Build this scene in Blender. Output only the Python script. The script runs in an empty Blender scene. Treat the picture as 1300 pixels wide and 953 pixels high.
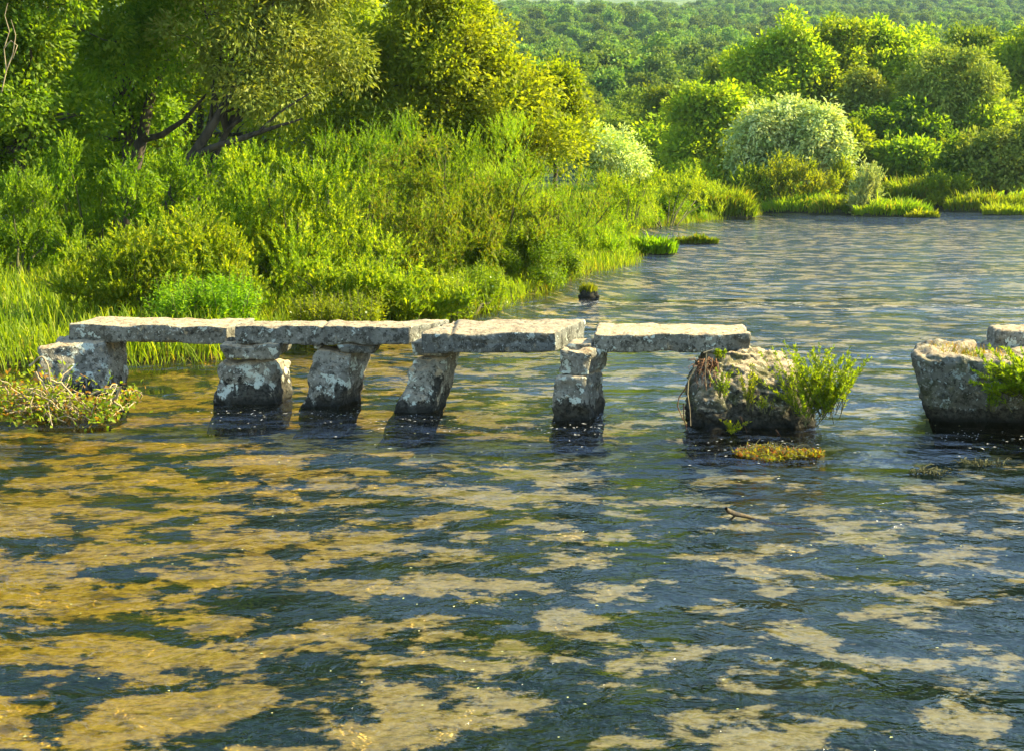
import bpy, math, random
import numpy as np
from mathutils import Vector, noise as mn

R = math.radians
rng = np.random.default_rng(7)
random.seed(7)
scene = bpy.context.scene
COL = scene.collection

# ------------------------------------------------------------------ camera
H = 3.26
F = 1786.0            # focal length in photo pixels (1300 wide)
PITCH = math.atan(281.5 / F)
cam_d = bpy.data.cameras.new('camera')
cam = bpy.data.objects.new('camera', cam_d)
COL.objects.link(cam)
cam.location = (0, 0, H)
cam.rotation_euler = (math.pi / 2 - PITCH, 0, 0)
cam_d.sensor_width = 36.0
cam_d.lens = 36.0 * F / 1300.0
cam_d.clip_start = 0.1
cam_d.clip_end = 6000
scene.camera = cam
CP, SP = math.cos(PITCH), math.sin(PITCH)


def ray(px, py):
    u = (px - 650.0) / F
    v = (476.5 - py) / F
    return np.array([u, CP + v * SP, -SP + v * CP])


def onz(px, py, z=0.0):
    d = ray(px, py)
    t = (z - H) / d[2]
    return np.array([0, 0, H]) + d * t


def ony(px, py, Y):
    d = ray(px, py)
    t = Y / d[1]
    return np.array([0, 0, H]) + d * t


def ppm(Y):           # photo pixels per metre at distance Y
    return F / Y


# ------------------------------------------------------------------ light
SUN_EL, SUN_AZ = R(33), math.atan2(0.955, 0.28)   # azimuth measured from +Y towards +X
sd = Vector((math.sin(SUN_AZ) * math.cos(SUN_EL), math.cos(SUN_AZ) * math.cos(SUN_EL), math.sin(SUN_EL)))
sun_d = bpy.data.lights.new('sun', 'SUN')
sun_d.energy = 5.0
sun_d.angle = R(0.5)
sun_d.color = (1.0, 0.85, 0.50)
sun = bpy.data.objects.new('sun', sun_d)
COL.objects.link(sun)
sun.rotation_euler = sd.to_track_quat('Z', 'Y').to_euler()
sun.location = (40, 20, 60)

world = bpy.data.worlds.new('World')
scene.world = world
world.use_nodes = True
wn = world.node_tree
wn.nodes.clear()
wo = wn.nodes.new('ShaderNodeOutputWorld')
wb = wn.nodes.new('ShaderNodeBackground')
sk = wn.nodes.new('ShaderNodeTexSky')
sk.sky_type = 'NISHITA'
sk.sun_disc = False
sk.sun_elevation = SUN_EL
sk.sun_rotation = SUN_AZ
sk.air_density = 1.15
sk.dust_density = 0.2
sk.ozone_density = 2.0
wb.inputs['Strength'].default_value = 0.095
wn.links.new(sk.outputs[0], wb.inputs[0])
wn.links.new(wb.outputs[0], wo.inputs[0])

scene.view_settings.view_transform = 'Standard'
scene.view_settings.look = 'None'
scene.view_settings.exposure = 2.05
scene.view_settings.gamma = 1
scene.render.engine = 'CYCLES'
cy = scene.cycles
cy.use_denoising = True
cy.max_bounces = 7
cy.diffuse_bounces = 3
cy.glossy_bounces = 3
cy.transmission_bounces = 4
cy.transparent_max_bounces = 12
cy.volume_bounces = 0
cy.sample_clamp_indirect = 4
cy.sample_clamp_direct = 12
cy.caustics_reflective = False
cy.caustics_refractive = False
cy.use_adaptive_sampling = True
cy.adaptive_threshold = 0.01


# ------------------------------------------------------------------ node helper
class NT:
    def __init__(self, name):
        self.m = bpy.data.materials.new(name)
        self.m.use_nodes = True
        self.t = self.m.node_tree
        self.t.nodes.clear()
        self.out = self.n('ShaderNodeOutputMaterial')

    def n(self, typ, **kw):
        nd = self.t.nodes.new(typ)
        for k, v in kw.items():
            if k.startswith('i_'):
                nd.inputs[k[2:].replace('_', ' ')].default_value = v
            else:
                setattr(nd, k, v)
        return nd

    def l(self, a, b):
        self.t.links.new(a, b)

    def val(self, x, sock):
        if isinstance(x, (int, float)):
            sock.default_value = x
        elif isinstance(x, tuple):
            sock.default_value = x if len(x) == 4 or sock.type == 'VECTOR' else (*x, 1)
        else:
            self.l(x, sock)

    def math(self, op, a, b=0.0, c=None, clamp=False):
        nd = self.n('ShaderNodeMath', operation=op, use_clamp=clamp)
        self.val(a, nd.inputs[0])
        self.val(b, nd.inputs[1])
        if c is not None:
            self.val(c, nd.inputs[2])
        return nd.outputs[0]

    def mix(self, f, a, b, mode='MIX'):
        nd = self.n('ShaderNodeMix', data_type='RGBA', blend_type=mode)
        self.val(f, nd.inputs[0])
        self.val(a, nd.inputs[6])
        self.val(b, nd.inputs[7])
        return nd.outputs[2]

    def ss(self, x, lo, hi, a=0.0, b=1.0):
        nd = self.n('ShaderNodeMapRange', interpolation_type='SMOOTHSTEP')
        self.val(x, nd.inputs[0])
        self.val(lo, nd.inputs[1])
        self.val(hi, nd.inputs[2])
        nd.inputs[3].default_value = a
        nd.inputs[4].default_value = b
        return nd.outputs[0]

    def noise(self, vec, scale, detail=4, rough=0.55, dist=0.0):
        nd = self.n('ShaderNodeTexNoise')
        self.l(vec, nd.inputs['Vector'])
        nd.inputs['Scale'].default_value = scale
        nd.inputs['Detail'].default_value = detail
        nd.inputs['Roughness'].default_value = rough
        nd.inputs['Distortion'].default_value = dist
        return nd.outputs[0]

    def pos(self):
        return self.n('ShaderNodeNewGeometry').outputs['Position']

    def obj(self):
        return self.n('ShaderNodeTexCoord').outputs['Object']

    def mapping(self, vec, scale=(1, 1, 1), rot=(0, 0, 0), loc=(0, 0, 0)):
        nd = self.n('ShaderNodeMapping')
        self.l(vec, nd.inputs[0])
        nd.inputs['Scale'].default_value = scale
        nd.inputs['Rotation'].default_value = rot
        nd.inputs['Location'].default_value = loc
        return nd.outputs[0]

    def surf(self, s):
        self.l(s, self.out.inputs['Surface'])
        return self.m


def leaf_mat(name, c1, c2, c3=None, transl=0.48, gloss=0.012, tscale=1.5, objvar=0.25, rare=0.0):
    """Leaf: per-leaf colour between c1 and c2, some leaves c3, per-plant variation."""
    t = NT(name)
    g = t.n('ShaderNodeNewGeometry')
    rnd = g.outputs['Random Per Island']
    col = t.mix(rnd, c1, c2)
    if c3 is not None:
        k = t.math('GREATER_THAN', t.math('FRACT', t.math('MULTIPLY', rnd, 7.31)), 1.0 - (rare or 0.15))
        col = t.mix(k, col, c3)
    big = t.noise(t.obj(), 0.9, 2)
    col = t.mix(t.ss(big, 0.35, 0.65), col, t.mix(1.0, col, (0.72, 0.86, 0.75), 'MULTIPLY'))
    oi = t.n('ShaderNodeObjectInfo').outputs['Random']
    hsv = t.n('ShaderNodeHueSaturation')
    t.l(t.math('MULTIPLY_ADD', oi, 0.024, 0.488), hsv.inputs['Hue'])
    t.l(t.math('MULTIPLY_ADD', oi, objvar * 1.6, 1.0 - objvar * 0.8), hsv.inputs['Value'])
    t.l(col, hsv.inputs['Color'])
    col = hsv.outputs[0]
    col = t.mix(1.0, col, (1.28, 1.28, 1.1), 'MULTIPLY')
    df = t.n('ShaderNodeBsdfDiffuse')
    t.l(col, df.inputs[0])
    tr = t.n('ShaderNodeBsdfTranslucent')
    t.l(t.mix(1.0, col, (1.95 * tscale / 1.5, 1.8 * tscale / 1.5, 0.5), 'MULTIPLY'), tr.inputs[0])
    mx = t.n('ShaderNodeMixShader')
    mx.inputs[0].default_value = transl
    t.l(df.outputs[0], mx.inputs[1])
    t.l(tr.outputs[0], mx.inputs[2])
    gl = t.n('ShaderNodeBsdfGlossy')
    gl.inputs['Roughness'].default_value = 0.6
    gl.inputs['Color'].default_value = (1, 1, 0.9, 1)
    m2 = t.n('ShaderNodeMixShader')
    m2.inputs[0].default_value = gloss
    t.l(mx.outputs[0], m2.inputs[1])
    t.l(gl.outputs[0], m2.inputs[2])
    return t.surf(m2.outputs[0])


def wood_mat(name, c1, c2, scale=6):
    t = NT(name)
    p = t.mapping(t.obj(), (1, 1, 0.25))
    n1 = t.noise(p, scale, 5, 0.6)
    col = t.mix(t.ss(n1, 0.35, 0.65), c1, c2)
    b = t.n('ShaderNodeBsdfPrincipled')
    t.l(col, b.inputs['Base Color'])
    b.inputs['Roughness'].default_value = 0.9
    bp = t.n('ShaderNodeBump')
    bp.inputs['Strength'].default_value = 0.6
    bp.inputs['Distance'].default_value = 0.02
    t.l(t.noise(p, scale * 4, 4), bp.inputs['Height'])
    t.l(bp.outputs[0], b.inputs['Normal'])
    return t.surf(b.outputs[0])


# ------------------------------------------------------------------ mesh helpers
def mesh_obj(name, V, faces_list, mat, parent=None, smooth=False, loc=None):
    """faces_list: list of int arrays (n,k)."""
    me = bpy.data.meshes.new(name)
    V = np.asarray(V, dtype=np.float32)
    me.vertices.add(len(V))
    me.vertices.foreach_set('co', V.ravel())
    tot = sum(f.size for f in faces_list)
    nf = sum(len(f) for f in faces_list)
    me.loops.add(tot)
    me.polygons.add(nf)
    me.loops.foreach_set('vertex_index', np.concatenate([f.ravel() for f in faces_list]).astype(np.int32))
    sizes = np.concatenate([np.full(len(f), f.shape[1], dtype=np.int32) for f in faces_list])
    starts = np.concatenate([[0], np.cumsum(sizes)[:-1]]).astype(np.int32)
    me.polygons.foreach_set('loop_start', starts)
    if smooth:
        me.polygons.foreach_set('use_smooth', np.ones(nf, dtype=bool))
    me.update(calc_edges=True)
    me.materials.append(mat)
    o = bpy.data.objects.new(name, me)
    COL.objects.link(o)
    if parent is not None:
        o.parent = parent
    if loc is not None:
        o.location = loc
    return o


def tag(o, label=None, cat=None, group=None, kind=None):
    if label:
        o['label'] = label
    if cat:
        o['category'] = cat
    if group:
        o['group'] = group
    if kind:
        o['kind'] = kind
    return o


def root(name, label, cat, loc, group=None):
    o = bpy.data.objects.new(name, None)
    COL.objects.link(o)
    o.location = tuple(float(x) for x in loc)
    o.empty_display_size = 0.3
    return tag(o, label, cat, group)


def nrm(a):
    return a / np.maximum(np.linalg.norm(a, axis=-1, keepdims=True), 1e-9)


def leaves(P, D, N, L, W, fold=0.12, wide=0.45):
    """diamond leaves -> (V,F)"""
    n = len(P)
    D = nrm(D)
    S = nrm(np.cross(D, N))
    Nn = np.cross(S, D)
    L = np.broadcast_to(np.asarray(L, float).reshape(-1, 1), (n, 1))
    W = np.broadcast_to(np.asarray(W, float).reshape(-1, 1), (n, 1))
    mid = P + D * L * wide + Nn * W * fold
    V = np.stack([P, mid + S * W * 0.5, P + D * L, mid - S * W * 0.5], 1).reshape(-1, 3)
    Fc = np.arange(4 * n).reshape(n, 4)
    return V, Fc


def tube(pts, radii, sides=6):
    pts = np.asarray(pts, float)
    n = len(pts)
    T = nrm(np.gradient(pts, axis=0))
    ref = np.array([0.31, 0.17, 0.93])
    if abs((T[0] * ref).sum()) > 0.9:
        ref = np.array([0.9, 0.3, 0.1])
    A = nrm(np.cross(T, ref))
    B = np.cross(T, A)
    a = np.linspace(0, 2 * math.pi, sides, endpoint=False)
    V = (pts[:, None] + (A[:, None] * np.cos(a)[None, :, None] + B[:, None] * np.sin(a)[None, :, None]) * np.asarray(radii)[:, None, None]).reshape(-1, 3)
    i = np.arange(n - 1)[:, None] * sides
    j = np.arange(sides)[None]
    j2 = (j + 1) % sides
    Fc = np.stack([i + j, i + j2, i + sides + j2, i + sides + j], -1).reshape(-1, 4)
    return V, Fc


class Acc:
    def __init__(self):
        self.V, self.F, self.n = [], [], 0

    def add(self, vf):
        V, Fc = vf
        if len(V) == 0:
            return
        self.V.append(V)
        self.F.append(Fc + self.n)
        self.n += len(V)

    def build(self, name, mat, parent=None, smooth=False):
        if not self.V:
            return None
        by = {}
        for f in self.F:
            by.setdefault(f.shape[1], []).append(f)
        return mesh_obj(name, np.concatenate(self.V), [np.concatenate(v) for v in by.values()], mat, parent, smooth)


def curve(a, b, sag=0.0, n=6, wob=0.0, r=rng):
    a, b = np.asarray(a, float), np.asarray(b, float)
    t = np.linspace(0, 1, n)[:, None]
    p = a + (b - a) * t
    p[:, 2] += (sag * 4 * t * (1 - t))[:, 0]
    if wob:
        k = r.normal(0, wob, (n, 3))
        k[0] = 0
        k[-1] = 0
        p += k
    return p


def rdir(n, r=rng):
    return nrm(r.normal(0, 1, (n, 3)))


# ------------------------------------------------------------------ terrain
def poly(pts):
    return np.array(pts, float)


LB = [(-6, 466), (60, 464), (170, 461), (280, 455), (340, 436), (450, 419), (560, 406), (600, 397), (640, 383), (672, 372), (705, 357),
      (735, 347), (770, 341), (796, 335), (805, 322), (797, 304), (800, 291), (850, 286), (905, 279), (955, 273), (962, 268)]
left_poly = [(-1200, -120), (-30, -60), (-15, 6), (-11.5, 14)] + [tuple(onz(*p)[:2]) for p in LB]
left_poly += [(13.5, 84), (10, 92), (4, 100), (-14, 106), (-60, 112), (-1200, 120)]
far_pts = [(962, 250), (1000, 254), (1060, 258), (1110, 263), (1165, 266), (1183, 263), (1150, 257), (1130, 250), (1160, 249), (1195, 251), (1240, 252), (1300, 252)]
far_poly = [(-1200, 132), (-60, 128), (-12, 121), (4, 112), (14, 104)] + [tuple(onz(*p)[:2]) for p in far_pts] + [(44, 92), (52, 70), (44, 40), (36, 10), (34, -60), (60, -120), (1200, -120), (1200, 2000), (-1200, 2000)]


def sdf(P, pl):
    """positive inside"""
    pl = poly(pl)
    q = np.roll(pl, -1, 0)
    d = np.full(len(P), 1e9)
    ins = np.zeros(len(P), bool)
    for a, b in zip(pl, q):
        e = b - a
        w = P - a
        t = np.clip((w @ e) / max(e @ e, 1e-9), 0, 1)
        d = np.minimum(d, np.hypot(*(w - t[:, None] * e).T))
        c = (a[1] > P[:, 1]) != (b[1] > P[:, 1])
        with np.errstate(divide='ignore', invalid='ignore'):
            xi = a[0] + (P[:, 1] - a[1]) * e[0] / (e[1] if e[1] else 1e-9)
        ins ^= c & (P[:, 0] < xi)
    return np.where(ins, d, -d)


def vnoise(P, s, seed=0):
    """cheap smooth 2-D noise"""
    r = np.random.default_rng(seed)
    out = np.zeros(len(P))
    for k in range(5):
        a = r.uniform(0, 6.28)
        f = s * r.uniform(0.7, 1.6)
        out += np.sin((P[:, 0] * math.cos(a) + P[:, 1] * math.sin(a)) * f + r.uniform(0, 6.28))
    return out / 5


def hill(P):
    x, y = P[:, 0], P[:, 1]
    yy = y + 0.05 * x + 25 * vnoise(P, 0.012, 3)
    z = np.interp(yy, [125, 200, 350, 600, 930, 1050, 1200, 1700, 2200], [0, 2.5, 15, 46, 88, 88, 95, 205, 240])
    return z + np.clip((yy - 180) / 250, 0, 1) * 4.0 * vnoise(P, 0.03, 5)


def height(P):
    P = np.asarray(P, float).reshape(-1, 2)
    dl, df = sdf(P, left_poly), sdf(P, far_poly)
    d = np.maximum(dl, df)
    land = 0.10 * (1 - np.exp(-np.clip(d, 0, None) * 4)) + np.clip(d, 0, 14) * 0.055 + 0.06 * vnoise(P, 0.9, 1) * np.clip(d, 0, 1)
    dd = np.clip(-d, 0, None)
    bed = -0.10 * (1 - np.exp(-dd * 4)) - 0.32 * (1 - np.exp(-dd / 1.6)) + 0.03 * vnoise(P, 1.7, 2) * np.clip(dd, 0, 1)
    z = np.where(d > 0, land, bed)
    return z + np.where(df > 0, hill(P), 0) + np.where((dl > 0), np.clip((P[:, 1] - 110) / 20, 0, 1), 0)


def gz(x, y):
    return float(height([[x, y]])[0])


xs = np.concatenate([-np.geomspace(2600, 46, 46), np.arange(-45, 48, 0.6), np.geomspace(48, 2600, 46)])
ys = np.concatenate([np.arange(-60, 4, 4), np.arange(4, 112, 0.6), np.arange(112, 200, 4), np.arange(200, 1100, 14), np.arange(1100, 2250, 50)])
X, Y = np.meshgrid(xs, ys)
PP = np.stack([X.ravel(), Y.ravel()], 1)
Z = height(PP)
nx, ny = len(xs), len(ys)
ii = (np.arange(ny - 1)[:, None] * nx + np.arange(nx - 1)[None]).ravel()
quads = np.stack([ii, ii + 1, ii + nx + 1, ii + nx], 1)


def ground_mat():
    t = NT('ground')
    p = t.pos()
    sep = t.n('ShaderNodeSeparateXYZ')
    t.l(p, sep.inputs[0])
    x, y, z = sep.outputs
    # river bed: pale gravel showing between dark weed beds
    flow = t.mapping(p, (0.75, 1.0, 0.2), (0, 0, R(12)))
    n1 = t.noise(flow, 1.55, 6, 0.62, 0.3)
    n2 = t.noise(flow, 4.2, 6, 0.66, 0.2)
    n3 = t.noise(p, 14, 5, 0.7)
    v = t.math('ADD', n1, t.math('MULTIPLY', t.math('SUBTRACT', n2, 0.5), 0.42))
    v = t.math('ADD', v, t.math('MULTIPLY', t.math('SUBTRACT', n3, 0.5), 0.10))
    v = t.math('ADD', v, t.math('MULTIPLY', t.math('SUBTRACT', t.noise(t.mapping(p, (2.0, 4.2, 1), (0, 0, R(-6))), 1.0, 5, 0.65), 0.5), 0.26))
    thr = t.math('SUBTRACT', t.ss(x, -3.5, 2.2, 0.475, 0.55), t.ss(y, 18, 40, 0, 0.026))  # more pale patches upstream, standing in for reflections of sunlit trees
    dv = t.math('SUBTRACT', v, thr)
    fac = t.math('MULTIPLY', t.ss(dv, -0.03, 0.045), t.ss(t.noise(t.mapping(p, (0.7, 1.3, 1), (0, 0, R(-8))), 7, 5, 0.7), 0.30, 0.52, 0.25, 1.0))
    sand = t.mix(t.ss(n3, 0.3, 0.7), (0.58, 0.35, 0.034), (0.95, 0.64, 0.10))
    sand = t.mix(t.ss(t.noise(p, 4, 6, 0.7), 0.48, 0.66), sand, (0.31, 0.20, 0.04))
    sand = t.mix(t.math('MULTIPLY', t.ss(t.math('ADD', x, t.math('MULTIPLY', n1, 3.0)), -2.0, 3.0), 0.8), sand, t.mix(t.ss(n3, 0.3, 0.7), (0.54, 0.45, 0.24), (0.84, 0.73, 0.44)))
    weed = t.mix(t.ss(n3, 0.35, 0.65), (0.008, 0.024, 0.018), (0.026, 0.064, 0.046))
    weed = t.mix(t.ss(t.noise(p, 1.1, 3), 0.6, 0.72, 0, 0.7), weed, (0.05, 0.085, 0.02))
    bed = t.mix(fac, weed, sand)
    # land
    soil = t.mix(t.ss(t.noise(p, 3, 5), 0.4, 0.6), (0.03, 0.045, 0.008), (0.06, 0.09, 0.012))
    far = t.mix(t.ss(t.noise(p, 0.05, 6, 0.7), 0.4, 0.6), (0.025, 0.045, 0.012), (0.05, 0.085, 0.02))
    far = t.mix(t.ss(y, 1000, 1150), far, t.mix(t.ss(t.noise(p, 0.06, 6, 0.75), 0.4, 0.6), (0.07, 0.11, 0.04), (0.15, 0.20, 0.06)))  # far ridge lightened: sunlit woods painted into the ground colour
    land = t.mix(t.ss(y, 115, 135), soil, far)
    bank = t.mix(t.ss(t.noise(p, 4, 4), 0.4, 0.6), (0.025, 0.02, 0.01), (0.07, 0.05, 0.02))
    land = t.mix(t.ss(z, 0.05, 0.2), bank, land)
    bed = t.mix(t.math('MULTIPLY', t.ss(z, -0.30, -0.12), t.ss(t.noise(p, 2.2, 4), 0.38, 0.5)), bed, (0.03, 0.035, 0.010))
    col = t.mix(t.ss(z, -0.06, 0.0), bed, land)
    b = t.n('ShaderNodeBsdfPrincipled')
    t.l(col, b.inputs['Base Color'])
    b.inputs['Roughness'].default_value = 1.0
    b.inputs['Specular IOR Level'].default_value = 0.1
    bp = t.n('ShaderNodeBump')
    bp.inputs['Strength'].default_value = 0.4
    bp.inputs['Distance'].default_value = 0.012
    t.l(n3, bp.inputs['Height'])
    t.l(bp.outputs[0], b.inputs['Normal'])
    return t.surf(b.outputs[0])


g = mesh_obj('ground', np.stack([PP[:, 0], PP[:, 1], Z], 1), [quads], ground_mat(), smooth=True)
tag(g, kind='structure')


def water_mat():
    t = NT('water')
    p = t.pos()
    sep = t.n('ShaderNodeSeparateXYZ')
    t.l(p, sep.inputs[0])
    x, y, z = sep.outputs
    a = t.mapping(p, (0.85, 1.15, 1), (0, 0, R(-12)))
    c = t.mapping(p, (0.95, 1.05, 1), (0, 0, R(20)))
    h = t.math('MULTIPLY', t.math('MULTIPLY', t.noise(a, 0.9, 2, 0.5, 0.3), 0.17), t.ss(y, 16, 40, 1.0, 0.25))
    h = t.math('ADD', h, t.math('MULTIPLY', t.noise(c, 2.8, 4, 0.6, 0.6), 0.125))
    h = t.math('ADD', h, t.math('MULTIPLY', t.noise(a, 8.0, 3, 0.55, 0.3), 0.030))
    h = t.math('MULTIPLY', h, t.math('MULTIPLY', t.ss(y, 14, 50, 1.0, 1.7), t.ss(t.noise(t.mapping(p, (0.6, 1.0, 1)), 0.22, 4, 0.6), 0.36, 0.62, 0.35, 1.35)))
    # riffle crossing the river
    wob = t.math('MULTIPLY', t.math('SUBTRACT', t.noise(p, 0.35, 3), 0.5), 4.5)
    dy = t.math('ABSOLUTE', t.math('SUBTRACT', t.math('ADD', y, wob), 30.6))
    band = t.math('MULTIPLY', t.ss(dy, 0.15, 1.3, 1, 0), t.ss(x, -0.5, 1.5))
    amp = t.math('MULTIPLY_ADD', band, 2.6, 1.0)
    h = t.math('MULTIPLY', h, amp)
    bp = t.n('ShaderNodeBump')
    bp.inputs['Strength'].default_value = 1.0
    bp.inputs['Distance'].default_value = 1.0
    t.l(h, bp.inputs['Height'])
    bq = t.n('ShaderNodeBump')
    bq.inputs['Strength'].default_value = 0.30
    bq.inputs['Distance'].default_value = 1.0
    t.l(h, bq.inputs['Height'])
    fr = t.n('ShaderNodeFresnel')
    t.l(bq.outputs[0], fr.inputs['Normal'])
    fr.inputs['IOR'].default_value = 1.33
    tr = t.n('ShaderNodeBsdfTransparent')
    tr.inputs[0].default_value = (0.97, 0.93, 0.74, 1)
    gl = t.n('ShaderNodeBsdfGlossy')
    gl.inputs['Roughness'].default_value = 0.06
    t.l(bp.outputs[0], gl.inputs['Normal'])
    mx = t.n('ShaderNodeMixShader')
    t.l(t.math('MULTIPLY', fr.outputs[0], t.ss(y, 15, 42, 0.85, 0.74)), mx.inputs[0])
    t.l(tr.outputs[0], mx.inputs[1])
    t.l(gl.outputs[0], mx.inputs[2])
    foam = t.math('MULTIPLY', t.ss(t.noise(t.mapping(p, (0.6, 2.2, 1)), 5.5, 5, 0.7), 0.56, 0.64), t.ss(dy, 0.15, 0.7, 0.85, 0))
    foam = t.math('MULTIPLY', foam, t.ss(x, -0.5, 1.5))
    df = t.n('ShaderNodeBsdfDiffuse')
    df.inputs[0].default_value = (0.7, 0.7, 0.62, 1)
    m2 = t.n('ShaderNodeMixShader')
    t.l(foam, m2.inputs[0])
    t.l(mx.outputs[0], m2.inputs[1])
    t.l(df.outputs[0], m2.inputs[2])
    return t.surf(m2.outputs[0])


wx, wy = np.linspace(-46, 60, 54), np.linspace(-60, 132, 97)
WX, WY = np.meshgrid(wx, wy)
k = len(wx)
ii = (np.arange(len(wy) - 1)[:, None] * k + np.arange(k - 1)[None]).ravel()
w = mesh_obj('river_water', np.stack([WX.ravel(), WY.ravel(), np.zeros(WX.size)], 1), [np.stack([ii, ii + 1, ii + k + 1, ii + k], 1)], water_mat(), smooth=True)
tag(w, kind='structure')


# ------------------------------------------------------------------ stones
def stone_mat(name, base=(0.30, 0.30, 0.27), warm=(0.42, 0.33, 0.20), stain=0.30, moss=0.0, lich=0.5, wl=0.16):
    t = NT(name)
    p = t.pos()
    sep = t.n('ShaderNodeSeparateXYZ')
    t.l(p, sep.inputs[0])
    z = sep.outputs[2]
    n1 = t.noise(p, 2.6, 6, 0.62, 0.3)
    n2 = t.noise(p, 9, 6, 0.65, 0.4)
    n3 = t.noise(p, 34, 4, 0.6)
    col = t.mix(t.ss(n1, 0.35, 0.66), tuple(c * 0.55 for c in base), base)
    col = t.mix(t.ss(n2, 0.50, 0.58, 0, 0.85), col, (0.05, 0.048, 0.036))          # dark lichen
    lv = t.math('ADD', t.math('MULTIPLY_ADD', t.math('FRACT', t.math('MULTIPLY', t.n('ShaderNodeObjectInfo').outputs['Random'], 5.7)), 0.10, t.math('SUBTRACT', n2, 0.05)), t.math('MULTIPLY', t.math('SUBTRACT', t.noise(p, 4.2, 5, 0.6), 0.5), 0.9))
    col = t.mix(t.ss(lv, 0.66 - 0.10 * lich, 0.70 - 0.10 * lich, 0.0, 0.9), col, t.mix(n3, (0.36, 0.42, 0.38), (0.55, 0.60, 0.54)))
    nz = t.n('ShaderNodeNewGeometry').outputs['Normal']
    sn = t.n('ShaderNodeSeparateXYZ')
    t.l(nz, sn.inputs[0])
    topcol = t.mix(t.ss(n2, 0.40, 0.60), (0.50, 0.40, 0.26), (0.32, 0.24, 0.15))  # tan top stains, with sunlit brightness painted into upward faces
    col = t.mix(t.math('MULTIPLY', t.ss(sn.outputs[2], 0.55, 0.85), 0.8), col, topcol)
    col = t.mix(t.ss(t.noise(p, 6, 3), 0.62, 0.72, 0, 0.6), col, warm)
    if moss:
        col = t.mix(t.math('MULTIPLY', t.ss(t.noise(p, 3.3, 5, 0.7), 0.45, 0.6), moss), col, t.mix(n3, (0.02, 0.03, 0.008), (0.09, 0.10, 0.02)))
    n5 = t.noise(p, 21, 5, 0.7, 0.2)
    col = t.mix(t.ss(n5, 0.56, 0.63, 0, 0.85), col, (0.022, 0.022, 0.017))
    col = t.mix(t.ss(n5, 0.36, 0.42, 0.5, 0), col, (0.50, 0.50, 0.44))
    oi = t.n('ShaderNodeObjectInfo').outputs['Random']
    tint = t.mix(oi, (0.86, 0.88, 0.87), (1.24, 1.17, 1.02))
    col = t.mix(1.0, col, tint, 'MULTIPLY')
    # water line growth
    e = t.math('ADD', z, t.math('MULTIPLY', t.math('SUBTRACT', t.noise(t.mapping(p, (1, 1, 0.55)), 5.5, 6, 0.72, 0.3), 0.5), -stain * 2.6))
    e = t.math('ADD', e, t.math('MULTIPLY', t.math('SUBTRACT', t.noise(p, 1.3, 2), 0.5), -stain * 1.6))
    wet = t.mix(t.ss(n5, 0.42, 0.60), (0.05, 0.046, 0.032), (0.012, 0.011, 0.007))
    wet = t.mix(t.ss(z, 0.02, 0.10, 1, 0), wet, (0.008, 0.008, 0.005))
    e = t.math('ADD', e, t.math('MULTIPLY', t.math('SUBTRACT', n5, 0.5), -stain * 0.5))
    col = t.mix(t.ss(e, wl, wl + 0.06, 0.96, 0), col, wet)
    b = t.n('ShaderNodeBsdfPrincipled')
    t.l(col, b.inputs['Base Color'])
    b.inputs['Roughness'].default_value = 0.92
    b.inputs['Specular IOR Level'].default_value = 0.25
    bp = t.n('ShaderNodeBump')
    bp.inputs['Strength'].default_value = 0.8
    bp.inputs['Distance'].default_value = 0.035
    t.l(t.math('SUBTRACT', t.math('ADD', n2, t.math('MULTIPLY', n3, 0.45)), t.math('MULTIPLY', n5, 0.5)), bp.inputs['Height'])
    t.l(bp.outputs[0], b.inputs['Normal'])
    return t.surf(b.outputs[0])


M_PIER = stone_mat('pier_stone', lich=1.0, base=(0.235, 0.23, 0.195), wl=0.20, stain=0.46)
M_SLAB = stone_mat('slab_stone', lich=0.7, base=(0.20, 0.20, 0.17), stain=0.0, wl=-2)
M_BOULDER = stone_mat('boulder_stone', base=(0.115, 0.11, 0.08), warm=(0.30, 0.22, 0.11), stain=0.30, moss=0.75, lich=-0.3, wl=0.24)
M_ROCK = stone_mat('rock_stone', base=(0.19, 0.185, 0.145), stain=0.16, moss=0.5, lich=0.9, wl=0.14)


def cube_grid(n):
    """unit cube surface with n=(nu,nv,nw) cells, merged verts"""
    idx, V, Fs = {}, [], []

    def vid(i, j, k):
        key = (i, j, k)
        if key not in idx:
            idx[key] = len(V)
            V.append((2 * i / n[0] - 1, 2 * j / n[1] - 1, 2 * k / n[2] - 1))
        return idx[key]
    for ax in range(3):
        a, b = [(1, 2), (2, 0), (0, 1)][ax]
        for s in (0, n[ax]):
            for i in range(n[a]):
                for j in range(n[b]):
                    q = []
                    for di, dj in ((0, 0), (1, 0), (1, 1), (0, 1)):
                        c = [0, 0, 0]
                        c[ax] = s
                        c[a] = i + di
                        c[b] = j + dj
                        q.append(vid(*c))
                    Fs.append(q if s else q[::-1])
    return np.array(V, float), np.array(Fs)


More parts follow.
